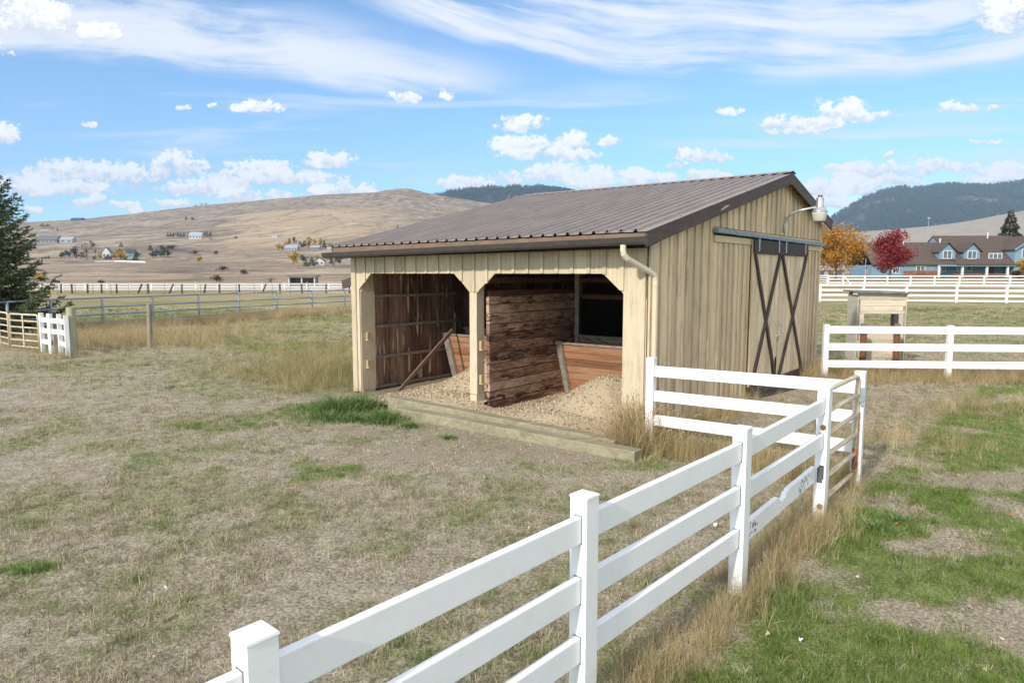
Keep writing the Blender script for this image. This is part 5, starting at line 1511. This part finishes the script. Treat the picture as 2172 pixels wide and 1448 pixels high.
slope_tree('shr', 520, 584, 11, "round maroon shrub in the hollow of the slope", 15, cat="shrub"); slope_tree('shr', 472, 575, 9, "low maroon brush patch in the hollow left of the round shrub", 22, cat="shrub")
slope_tree('shr', 217, 602, 7, "low reddish brush behind far white rails below the tan house", 14, cat="shrub"); slope_tree('bare', 575, 600, 10, "grey brush left of the small field shelter", 30, "brush", cat="shrub")
slope_tree('con', 395, 467, 8, "single dark conifer high on the slope"); slope_tree('shr', 410, 467, 4, "small maroon shrub beside the single high conifer", 8, cat="shrub")
for px in (356, 362, 368, 378, 384, 390): slope_tree('con', px, 502, 8.5, "dark conifer in the row left of the white two storey house", None, None, "conifer row by the white house")
slope_tree('yel', 373.5, 501, 9, "small yellow tree within the conifer row", 6)
for px in (433, 439, 446): slope_tree('con2', px, 501, 9, "dark conifer in the cluster right of the white two storey house", None, None, "conifers right of the white house")
slope_tree('shr', 428, 499, 7, "red maple beside the white two storey house", 7, "red_tree"); slope_tree('org', 441, 505, 7, "small orange tree below the conifers right of the white house", 7)
slope_tree('bare', 448, 511, 7, "pale round bush below the small orange tree", 9, "bush", cat="shrub"); slope_tree('shr', 499, 507, 5, "tiny dark brush alone right of the white two storey house", 7, cat="shrub")
slope_tree('yel', 591, 531, 13, "yellow tree at the left end of the pale blue house", 12); slope_tree('org', 609, 521, 7, "orange tree behind the pale blue house roof", 15); slope_tree('rnd', 599, 530, 7, "small green tree at the left end of the pale blue house", 7)
slope_tree('con', 614, 516, 10, "dark conifer behind the pale blue house"); slope_tree('shr', 625, 518, 13, "purple brown tree behind the pale blue house", 8, "purple_tree")
slope_tree('rnd', 640, 527, 12, "dark green tree between the pale blue house and the poplar", 12); slope_tree('pop', 655, 530, 25, "tall yellow poplar right of the pale blue house", 14)
slope_tree('pop', 680, 524, 18, "slim yellow poplar right of the grey bungalow", 9); slope_tree('con', 688, 526, 15, "dark conifer beside the slim yellow poplar"); slope_tree('yel', 699, 524, 9, "yellow green tree near the barn eave", 9)
slope_tree('yel', 623, 560, 26, "big bright yellow tree left of the white gabled house", 22); slope_tree('rnd', 643, 557, 15, "grey green tree right of the big yellow tree", 15)
for px, pb, h in ((649, 565, 14), (661, 563, 16)): slope_tree('con2', px, pb, h, "dark conifer of the pair in front of the white gabled house", None, None, "conifer pair by the white gabled house")
slope_tree('org', 695, 552, 9, "bright orange tree right of the white gabled house", 10); slope_tree('con', 703, 560, 15, "dark conifer right of the bright orange tree", 9); slope_tree('rnd', 721, 561, 12, "grey green conifer by the barn's left eave", 11)
slope_tree('con', 843, 484, 6, "small dark conifer high on the hill above the barn roof"); slope_tree('org', 92, 484, 9, "orange tree row by the white house near the skyline", 12); slope_tree('yel', 102, 483, 8, "yellow tree by the white house near the skyline", 9)
slope_tree('con', 122, 490, 6, "tiny conifer right of the white house near the skyline"); slope_tree('yel', 86, 597, 16, "yellow bush behind the spruce at the foot of the hill", 22, cat="shrub")
for px, h in ((415, 4), (428, 5), (437, 5)): slope_tree('bare', px, 442, h, "bare tree on the skyline of the left hill", 9, None, "bare trees on the skyline", Y=1780)
for px, pb, h in ((1848, 520, 12), (1836, 521, 9), (1855, 522, 8), (1862, 521, 9)): slope_tree('con2', px, pb, h, "dark tree on the pale hill behind the crimson maple", None, None, "trees behind the maple", Y=420)
for px in range(1922, 1992, 7): slope_tree('con2', px, 511, 8 + (px * 7 % 5), "dark conifer in the line above the blue house roof", None, None, "conifers above the blue house roof", Y=600)
for kind, px, pb, h, lab, w in (('org', 244, 551, 12, "orange tree at the right corner of the tan house", 11), ('bare', 203, 541, 16, "pale bare tree behind the tan house roof", 16), ('yel', 213, 549, 10, "straw coloured shrub before the pale front gable", 9),
                               ('rnd', 293, 545, 9, "dark hedge tree right of the teal barn", 12), ('con2', 176, 546, 10, "short dark conifer between purple and bare tree", None), ('org', 398, 503, 7, "small orange tree at the left end of the white two storey house", 6),
                               ('yel', 668, 520, 13, "yellow green poplar behind the grey bungalow", 9), ('con2', 646, 522, 11, "dark conifer behind the tall yellow poplar", None), ('org', 672, 551, 8, "orange shrub left of the white gabled house roof", 7),
                               ('con2', 715, 556, 13, "dark conifer under the barn's left eave", None), ('rnd', 667, 566, 9, "low dark bush before the white gabled house", 9), ('bare', 708, 566, 8, "brown twiggy bush right of the white gabled house", 10)):
    slope_tree(kind, px, pb, h, lab, w)
gr_ = [place(a, b) for a, b in ((203, 557), (222, 556.5), (245, 556), (262, 556), (280, 557), (308, 558))]
fence("rail_fence", "short white garden rails below the tan house on the slope", [(q.x, q.y, 1.5) for q in gr_], (.8, .35), pw=.3, rh=.5, rt=.1, capped=False, bev=0)


# ------------------------------------------------------------------ forested mountains
def mountain(name, label, PX, PY, Y0, depth, seed, base_py, ntree, hscale, clearing=None):
    rng = np.random.default_rng(seed)
    n, k = 220, 44
    pxs = np.linspace(PX[0], PX[-1], n); yt = np.interp(pxs, PX, PY)
    yt = yt + (vnoise(pxs / 26.0, pxs * 0, seed) - .5) * 5
    rows = []
    for j in range(k):
        u = j / (k - 1); Yj = Y0 + depth * u
        prof = u ** .8 * (1.0 if u < 1 else 1)
        zt_top = H + (YH - yt) * (Y0 + depth) / F; zb = H + (YH - base_py) * Y0 / F
        xs = (pxs - 1086) * Yj / F
        z = zb + (zt_top - zb) * prof + (fbm(xs, np.full_like(xs, Yj), 1 / 520.0, seed, 4) - .5) * 210 * math.sin(math.pi * min(1, u)) ** .7
        rows.append(np.stack([xs, np.full_like(xs, Yj), z], 1))
    last = rows[-1].copy(); last[:, 1] += 900; last[:, 2] -= 320; rows.append(last)
    v = np.concatenate(rows); kk = k + 1
    i = (np.arange(kk - 1)[:, None] * n + np.arange(n - 1)[None]).ravel(); f = np.stack([i, i + 1, i + n + 1, i + n], 1)
    mt, nt, b = new_mat(name + " soil", .95, .1); geo = nt.nodes.new("ShaderNodeNewGeometry").outputs['Position']
    nn = noise(nt, geo, .006, 5, .6); setc(nt, b, mixc(nt, nn.ss(.5, .62), (.030, .042, .026), (.17, .14, .10)))
    o = link(name, npmesh(name, v, f, mt, True)); tag(o, label, kind='structure')
    # trees: points on the surface with density holes
    G = np.stack(rows[:k])
    a = rng.uniform(0, k - 1.001, ntree); c = rng.uniform(0, n - 1.001, ntree); ia, ic = a.astype(int), c.astype(int); fa, fc = (a - ia)[:, None], (c - ic)[:, None]
    P = G[ia, ic] * (1 - fa) * (1 - fc) + G[ia + 1, ic] * fa * (1 - fc) + G[ia, ic + 1] * (1 - fa) * fc + G[ia + 1, ic + 1] * fa * fc
    dens = fbm(P[:, 0], P[:, 1], 1 / 420.0, seed + 9, 4)
    keep = rng.random(ntree) < sst(dens, .34, .50) + .06
    if clearing:
        pxx = 1086 + P[:, 0] / P[:, 1] * F; pyy = YH - (P[:, 2] - H) / P[:, 1] * F
        dd = ((pxx - clearing[0]) / clearing[2]) ** 2 + ((pyy - clearing[1]) / clearing[3]) ** 2 + (fbm(P[:, 0], P[:, 1], 1 / 150., 4, 3) - .5) * 2.2
        keep &= (dd > 1) | (rng.random(ntree) < .10)
    return P[keep], rng


def scatter(name, label, pts, rot, scl, tint, protos, idx):
    """one 'stuff' object: instances of the given prototype meshes on points"""
    me = bpy.data.meshes.new(name); n = len(pts); me.vertices.add(n); me.vertices.foreach_set('co', np.asarray(pts, np.float32).ravel())
    for nm, ty, dat in (("rot", 'FLOAT_VECTOR', rot), ("scl", 'FLOAT_VECTOR', scl), ("tint", 'FLOAT', tint), ("idx", 'INT', idx)):
        a = me.attributes.new(nm, ty, 'POINT'); dat = np.asarray(dat, np.int32 if ty == 'INT' else np.float32)
        a.data.foreach_set('vector' if ty == 'FLOAT_VECTOR' else 'value', dat.ravel())
    o = link(name, me); tag(o, label, kind='stuff')
    pc = bpy.data.collections.new(name + "_tufts")
    for i, q in enumerate(protos):
        po = bpy.data.objects.new("%s_tuft_%02d" % (name, i), q); pc.objects.link(po)
    nt = bpy.data.node_groups.new(name + "_scatter", 'GeometryNodeTree')
    nt.interface.new_socket("Geometry", in_out='INPUT', socket_type='NodeSocketGeometry'); nt.interface.new_socket("Geometry", in_out='OUTPUT', socket_type='NodeSocketGeometry')
    gi, go = nt.nodes.new('NodeGroupInput'), nt.nodes.new('NodeGroupOutput')
    ip = nt.nodes.new('GeometryNodeInstanceOnPoints'); ci = nt.nodes.new('GeometryNodeCollectionInfo')
    ci.inputs['Collection'].default_value = pc; ci.inputs['Separate Children'].default_value = True; ci.inputs['Reset Children'].default_value = True
    ip.inputs['Pick Instance'].default_value = True
    def na(nm, ty):
        q = nt.nodes.new('GeometryNodeInputNamedAttribute'); q.data_type = ty; q.inputs['Name'].default_value = nm; return q.outputs['Attribute']
    nt.links.new(gi.outputs[0], ip.inputs['Points']); nt.links.new(ci.outputs[0], ip.inputs['Instance'])
    nt.links.new(na("idx", 'INT'), ip.inputs['Instance Index'])
    e2r = nt.nodes.new('FunctionNodeEulerToRotation'); nt.links.new(na("rot", 'FLOAT_VECTOR'), e2r.inputs[0]); nt.links.new(e2r.outputs[0], ip.inputs['Rotation'])
    nt.links.new(na("scl", 'FLOAT_VECTOR'), ip.inputs['Scale']); nt.links.new(ip.outputs[0], go.inputs[0])
    md = o.modifiers.new("scatter", 'NODES'); md.node_group = nt
    return o


def forest(name, label, P, rng, h):
    n = len(P); protos = []
    for j in range(4): protos.append(conifer_meshes(rng, 1.0, .42, 46, .13, LF['forest'])[0])
    s = h * rng.uniform(.5, 1.25, n); sc = np.stack([s * 1.15, s * 1.15, s], 1)
    scatter(name, label, P, np.stack([np.zeros(n), np.zeros(n), rng.uniform(0, 6.28, n)], 1), sc, np.zeros(n), protos, rng.integers(0, 4, n))


P_, r_ = mountain("mountain", "forested blue mountain on the right skyline", [1500, 1600, 1700, 1765, 1800, 1850, 1900, 1960, 2010, 2060, 2100, 2172, 2300, 2500, 2800],
                  [545, 520, 492, 459, 436, 412, 406, 402, 400, 402, 397, 391, 392, 410, 440], 2900, 1300, 31, 540, 52000, 1, clearing=(2020, 432, 60, 10))
forest("forest", "dense conifer forest covering the right mountain", P_, r_, 25)
P_, r_ = mountain("mountain", "forested dark mountain between the left hill and barn roof", [780, 860, 920, 950, 980, 1010, 1050, 1100, 1150, 1190, 1250, 1350, 1500],
                  [470, 440, 424, 418, 412, 407, 404, 404, 407, 411, 424, 448, 470], 2900, 1100, 37, 470, 16000, 1)
forest("forest", "conifer forest on the mountain behind the barn roof", P_, r_, 24)


# ------------------------------------------------------------------ grass
def tuft(rng, n, hmin, hmax, rad, wid, lean, mat, seg=3, heads=0.0, curl=0.5):
    V_, F_ = [], []
    for i in range(n):
        a = rng.uniform(0, 6.283); r = rad * math.sqrt(rng.random()); p = np.array([r * math.cos(a), r * math.sin(a), -.01])
        h = rng.uniform(hmin, hmax); la = rng.uniform(0, 6.283) if rng.random() < .5 else a + rng.normal() * .5
        ld = np.array([math.cos(la), math.sin(la), 0]); L_ = abs(rng.normal()) * lean
        fa = rng.uniform(0, 6.283); sd = np.array([math.cos(fa), math.sin(fa), 0]) * wid * rng.uniform(.6, 1.3) * .5
        o = len(V_)
        for k in range(seg + 1):
            u = k / seg; q = p + ld * h * (L_ * u * .5 + L_ * curl * u * u) + np.array([0, 0, 1]) * h * (u - .35 * min(L_, 1.2) * u * u)
            w = sd * (1 - u) ** .7 if k < seg else sd * .05
            V_ += [q - w, q + w]
        for k in range(seg): F_.append((o + 2 * k, o + 2 * k + 1, o + 2 * k + 3, o + 2 * k + 2))
        if rng.random() < heads:
            tip = (V_[-1] + V_[-2]) / 2; dr = (V_[-1] + V_[-2]) / 2 - (V_[-3] + V_[-4]) / 2; dr = dr / (np.linalg.norm(dr) + 1e-9)
            for e in range(5):
                c = tip - dr * h * .035 * e; b = np.cross(dr, rng.normal(size=3)); b /= np.linalg.norm(b); o = len(V_); s = h * .006 + .0012
                V_ += [c - dr * s * 1.5, c + b * s, c + dr * s * 2.2, c - b * s]; F_.append((o, o + 1, o + 2, o + 3))
    return npmesh("tuft", np.array(V_), np.array(F_), mat)


DRY = ((.135, .110, .066), (.45, .375, .255), (.82, .73, .56)); GRN = ((.06, .105, .018), (.165, .25, .055), (.32, .41, .13))
GOLD = ((.20, .145, .075), (.50, .38, .21), (.76, .64, .42)); OLIVE = ((.10, .12, .03), (.25, .27, .085), (.44, .43, .19))
MB_short = m_blade("short grass blades", DRY, GRN); MB_tall = m_blade("tall dry grass blades", GOLD, OLIVE)
MB_lush = m_blade("lush grass blades", ((.055, .11, .03), (.15, .26, .07), (.33, .40, .17)), ((.055, .11, .03), (.15, .26, .07), (.33, .40, .17)), w=(1.0, 0.0))


def excluded(x, y):
    t, s = loc2(x, y)
    barn_in = (t > -.10) & (t < 6.0) & (s > -0.06) & (s < 8.0)
    bay = (t > -.0) & (t < 5.0) & (s > -1.04) & (s < .3)
    return barn_in | bay


def grass_field():
    rng = np.random.default_rng(21); xs, ys = [], []
    # density falls with distance
    for y0, y1, dens in ((1.6, 4, 1300), (4, 7, 900), (7, 11, 480), (11, 17, 200), (17, 26, 70), (26, 42, 16)):
        w0 = .80 * y1 + 1.2; n = int((y1 - y0) * 2 * w0 * dens); x = rng.uniform(-w0, w0, n); y = rng.uniform(y0, y1, n)
        k = np.abs(x) < .80 * y + 1.2; xs.append(x[k]); ys.append(y[k])
    x, y = np.concatenate(xs), np.concatenate(ys); n = len(x)
    g, e, r = masks(x, y)
    nse = fbm(x, y, 2.6, 77, 3)
    keep = rng.random(n) < (np.clip(.55 + .9 * (nse - .5) * 2, .15, 1) * .8 + .5 * g) * (1 - .85 * e)
    keep &= ~excluded(x, y)
    x, y, g, r, nse = x[keep], y[keep], g[keep], r[keep], nse[keep]; n = len(x)
    z = zt(x, y)
    tint = np.clip(g * 1.0 + (fbm(x, y, 2.4, 81, 3) - .5) * 1.0 + rng.normal(size=n) * .32 + .10, 0, 1) * (.72 + .28 * np.maximum(r, sst(g, .62, .9)))
    s = (.62 + .5 * nse + .12 * g) * rng.uniform(.65, 1.3, n) * np.clip(1 + (y - 9) * .045, 1, 2.6)
    sc = np.stack([s * np.clip(1 + (y - 8) * .05, 1, 3.0), s * np.clip(1 + (y - 8) * .05, 1, 3.0), s], 1)
    rot = np.stack([rng.normal(size=n) * .12, rng.normal(size=n) * .12, rng.uniform(0, 6.28, n)], 1)
    protos = [tuft(rng, 14, .022, .075, .034, .0046, .8, MB_short) for _ in range(5)] + [tuft(rng, 12, .012, .035, .042, .0045, 2.4, MB_short, 2) for _ in range(4)]
    idx = np.where(rng.random(n) < .45 - .35 * tint, rng.integers(5, 9, n), rng.integers(0, 5, n))
    scatter("grass", "short dry and green paddock grass", np.stack([x, y, z], 1), rot, sc, tint, protos, idx)
    print("short grass", n)


grass_field()


def tall_grass():
    rng = np.random.default_rng(33); X_, Y_, S_, T_ = [], [], [], []
    def strip(a, b, n, w, s0, s1, tint=.1, off=0.0):
        u = rng.random(n); dx, dy = b[0] - a[0], b[1] - a[1]; L = math.hypot(dx, dy); o = rng.normal(size=n) * w + off
        X_.append(a[0] + dx * u + dy / L * o); Y_.append(a[1] + dy * u - dx / L * o); S_.append(rng.uniform(s0, s1, n)); T_.append(np.clip(tint + rng.normal(size=n) * .2, 0, 1))
    def blob(px, py, rx, ry, n, s0, s1, tint=.1):
        c = onz(px, py); X_.append(c.x + rng.normal(size=n) * rx); Y_.append(c.y + rng.normal(size=n) * ry); S_.append(rng.uniform(s0, s1, n)); T_.append(np.clip(tint + rng.normal(size=n) * .2, 0, 1))
    P0_ = (PA[0] - .9, PA[1] - 1.0)
    strip(P0_, PB, 130, .09, .22, .45, .2, .10); strip(PB, PC, 300, .10, .25, .55, .18, .08); strip(PC, PD, 340, .13, .3, .65, .2, .0); strip(PB, PD, 200, .22, .18, .38, .3, -.10)
    strip(PE, PK, 420, .16, .5, 1.0, .22); strip(PD, PE, 90, .10, .3, .6, .3)
    kx = barn_pt(.05, -.55, 0); ky = barn_pt(-.35, -.3, 0)
    strip((kx.x, kx.y), PK, 150, .10, .9, 1.75, .02); strip((ky.x, ky.y), PK, 110, .12, .8, 1.5, .05)
    a = barn_pt(.9, -.45, 0); b = barn_pt(-.3, -.75, 0); strip((a.x, a.y), (b.x, b.y), 26, .10, .5, 1.0, .1)
    a = barn_pt(-.25, .3, 0); b = barn_pt(-.2, 3.5, 0); strip((a.x, a.y), (b.x, b.y), 220, .14, .4, .9, .15)
    a = barn_pt(-.2, 6.9, 0); b = barn_pt(-.2, 8.3, 0); strip((a.x, a.y), (b.x, b.y), 90, .15, .5, 1.0, .2)
    strip((5.9, 13.9), (13.5, 13.5), 1300, .25, .35, .8, .12); strip((6.5, 14.6), (13.5, 14.4), 700, .5, .6, 1.1, .08)
    strip((4.0, 7.6), (5.5, 12.0), 120, .8, .3, .6, .4)
    # field left of the barn corner
    blob(700, 800, .7, 1.0, 650, .4, 1.0, .45); blob(640, 760, 1.2, 1.6, 700, .3, .75, .45); blob(560, 735, 1.6, 1.6, 450, .25, .55, .4); blob(735, 740, .8, 1.8, 350, .3, .65, .4)
    blob(480, 700, 3.2, 1.8, 600, .3, .6, .3); blob(240, 728, 1.7, 1.0, 700, .5, 1.05, .12); blob(330, 715, 1.8, 1.3, 600, .5, 1.0, .12); blob(200, 715, 1.0, 1.6, 300, .6, 1.0, .08); blob(420, 765, 2.2, 1.2, 200, .2, .45, .3)
    a, b = onz(150, 705), onz(740, 662); strip((a.x, a.y), (b.x, b.y), 1800, .7, .6, 1.1, .10)
    blob(120, 760, .5, .3, 60, .4, .8, .1); blob(600, 790, .9, .5, 200, .4, .8, .4)
    # single seed stalks on the right
    for px, py, n in ((1990, 880, 40), (2060, 870, 40), (2110, 860, 40), (1930, 930, 30), (2040, 950, 30), (1850, 985, 12), (1845, 930, 20)): blob(px, py, .5, .35, n, .4, .95, .25)
    x, y, s, t = (np.concatenate(q) for q in (X_, Y_, S_, T_)); tt, ss_ = loc2(x, y)
    k = ~((tt > -.04) & (tt < 6.0) & (ss_ > -.02) & (ss_ < 8)) & (y > 1.2); x, y, s, t = x[k], y[k], s[k], t[k]; n = len(x)
    protos = [tuft(rng, 22, .18, .48, .07, .0042, .30, MB_tall, 4, .5, .8) for _ in range(6)] + [tuft(rng, 20, .08, .32, .09, .0042, .9, MB_tall, 4, .0, .9) for _ in range(3)]
    wide = np.clip(1 + (y - 9) * .05, 1, 2.2)
    scatter("tall_grass", "tall dry golden grass along fences and barn", np.stack([x, y, zt(x, y)], 1), np.stack([rng.normal(size=n) * .08, rng.normal(size=n) * .08, rng.uniform(0, 6.28, n)], 1), np.stack([s * wide, s * wide, s], 1), t, protos, rng.integers(0, 9, n))
    print("tall grass", n)


tall_grass()


def lush_clump(label, spots_, seed):
    rng = np.random.default_rng(seed); c0 = onz(*spots_[0][:2]); V_, F_, o = [], [], 0
    for px, py, n, r, h in spots_:
        c = onz(px, py) - c0
        for i in range(n):
            a, d = rng.uniform(0, 6.28), r * min(1.9, abs(rng.normal()) * .75); bx_, by_ = c.x + d * math.cos(a), c.y + d * math.sin(a)
            hh = h * rng.uniform(.35, 1.25) * (1 - .4 * d / r); la = a + rng.normal() * .8; le = rng.uniform(.3, 1.2); w = rng.uniform(.003, .007); fa = rng.uniform(0, 6.28); sx, sy = w * math.cos(fa), w * math.sin(fa)
            for k in range(4):
                u = k / 3; q = np.array([bx_ + math.cos(la) * hh * le * u * u, by_ + math.sin(la) * hh * le * u * u, -.01 + hh * (u - .3 * le * u * u)]); ww = (1 - u) ** .6 if k < 3 else .05
                V_ += [q - np.array([sx, sy, 0]) * ww, q + np.array([sx, sy, 0]) * ww]
            for k in range(3): F_.append((o + 2 * k, o + 2 * k + 1, o + 2 * k + 3, o + 2 * k + 2))
            o += 8
    ob = link("grass_clump", npmesh("grass_clump", np.array(V_), np.array(F_), MB_lush)); ob.location = c0; tag(ob, label, "grass clump", "green grass clumps by the barn corner")


lush_clump("wide green grass clump against the barn's left front corner", [(715, 872, 1900, .46, .32), (770, 866, 900, .26, .32), (690, 890, 700, .34, .20)], 1)
lush_clump("bluish green grass tuft beside the end of the timbers", [(812, 893, 1300, .24, .24), (750, 893, 600, .18, .18), (868, 905, 500, .15, .12)], 2)
lush_clump("small lone green tuft on bare earth before the timbers", [(952, 930, 320, .13, .09)], 3)
lush_clump("flat bright green weed patch near the lower left picture edge", [(62, 1212, 900, .15, .05), (85, 1205, 500, .10, .05)], 4)
lush_clump("bright green grass clump right of the gate hinge post", [(1850, 1120, 1200, .24, .09), (1900, 1105, 500, .16, .08)], 6)


def pebbles():
    rng = np.random.default_rng(55); x = rng.uniform(-6, 9, 60000); y = rng.uniform(2.2, 13, 60000); g, e, r = masks(x, y)
    k = (rng.random(60000) < e * .30 + .006) & ~excluded(x, y); x, y = x[k], y[k]; n = len(x); protos = []
    for j in range(5):
        D = np.array([(1, 0, 0), (-1, 0, 0), (0, 1, 0), (0, -1, 0), (0, 0, 1), (0, 0, -1), (.7, .7, .3), (-.7, .6, -.2)], float) * rng.uniform(.6, 1.25, (8, 1)) * np.array([1, .8, .6])
        protos.append(npmesh("stone", D[:6], [(0, 2, 4), (2, 1, 4), (1, 3, 4), (3, 0, 4), (2, 0, 5), (1, 2, 5), (3, 1, 5), (0, 3, 5)], m_stone))
    s = .006 + .016 * rng.random(n) ** 4
    scatter("gravel", "pale pebbles strewn over the bare earth", np.stack([x, y, zt(x, y) + s * .2], 1), rng.uniform(-.4, .4, (n, 3)) + np.array([0, 0, 3.]) * rng.random((n, 1)), np.repeat(s[:, None], 3, 1), np.zeros(n), protos, rng.integers(0, 5, n))


m_stone, nt_, b_ = new_mat("pebble stone", .9, .2); setc(nt_, b_, ramp(nt_, objrand(nt_), [(0, (.20, .17, .13)), (.5, (.42, .37, .29)), (1, (.66, .61, .53))]))
pebbles()


# litter: fallen leaves, pale scraps, stones
def litter():
    mo, mp, mw = m_plain("orange leaf", (.45, .17, .04), .8), m_plain("pale dry leaf", (.48, .36, .24), .8), m_plain("white scrap", (.72, .72, .74), .7)
    def leaf(label, px, py, s, mat, name="fallen_leaf", cat="leaf"):
        p = gnd(px, py); m = MB(); pts = []
        n = 11; s = s * .6
        for i in range(n):
            a = 2 * math.pi * i / n; r = s * (.6 + .4 * (i % 2)) * random.uniform(.8, 1.15); pts.append((r * math.cos(a), r * math.sin(a) * .75, .045 + s * .5 * math.cos(a * 2 + px)))
        m.prism(pts, (0, 0, .004)); o = m.build(name, mat, None); o.location = p; o.rotation_euler = (random.uniform(-.3, .3), random.uniform(-.3, .3), random.uniform(0, 6)); tag(o, label, cat)
    leaf("orange leaf on dry grass in front of the barn, left of the near post", 995, 1064, .035, mo)
    leaf("orange leaf in grass at the end of the longer timber", 1192, 968, .03, mo)
    leaf("tan curled leaf on green grass in the lower right", 1626, 1357, .035, mp); leaf("grey pale leaf right of the tan curled leaf", 1692, 1368, .03, mw)
    leaf("orange leaf on grass at the right picture side", 2140, 1100, .03, mo); leaf("small orange leaf right of the rail fence end post", 1904, 1122, .022, mo)
    leaf("pale leaf at the left picture edge", 4, 1177, .03, mp); leaf("white scrap caught in the grass behind the broken rail", 1518, 1120, .05, mw, "paper_scrap", "litter")
    leaf("small white scrap on the grass at lower left", 348, 1262, .035, mw, "paper_scrap", "litter"); leaf("tan leaf on the dry grass left of the nearest post", 330, 1408, .03, mp)


litter()


# ------------------------------------------------------------------ air
def haze():
    m = bpy.data.materials.new("valley haze"); m.use_nodes = True; nt = m.node_tree; nt.nodes.clear()
    out = nt.nodes.new("ShaderNodeOutputMaterial"); v = nt.nodes.new("ShaderNodeVolumePrincipled")
    v.inputs['Color'].default_value = (.52, .70, .98, 1); v.inputs['Density'].default_value = 1.0e-4; v.inputs['Anisotropy'].default_value = 0.0
    nt.links.new(v.outputs[0], out.inputs['Volume'])
    b = MB(); b.box(-6500, 6500, -400, 6200, -30, 900); o = b.build("haze", m); o['kind'] = 'stuff'; o['label'] = "thin blue haze over the valley"


haze()
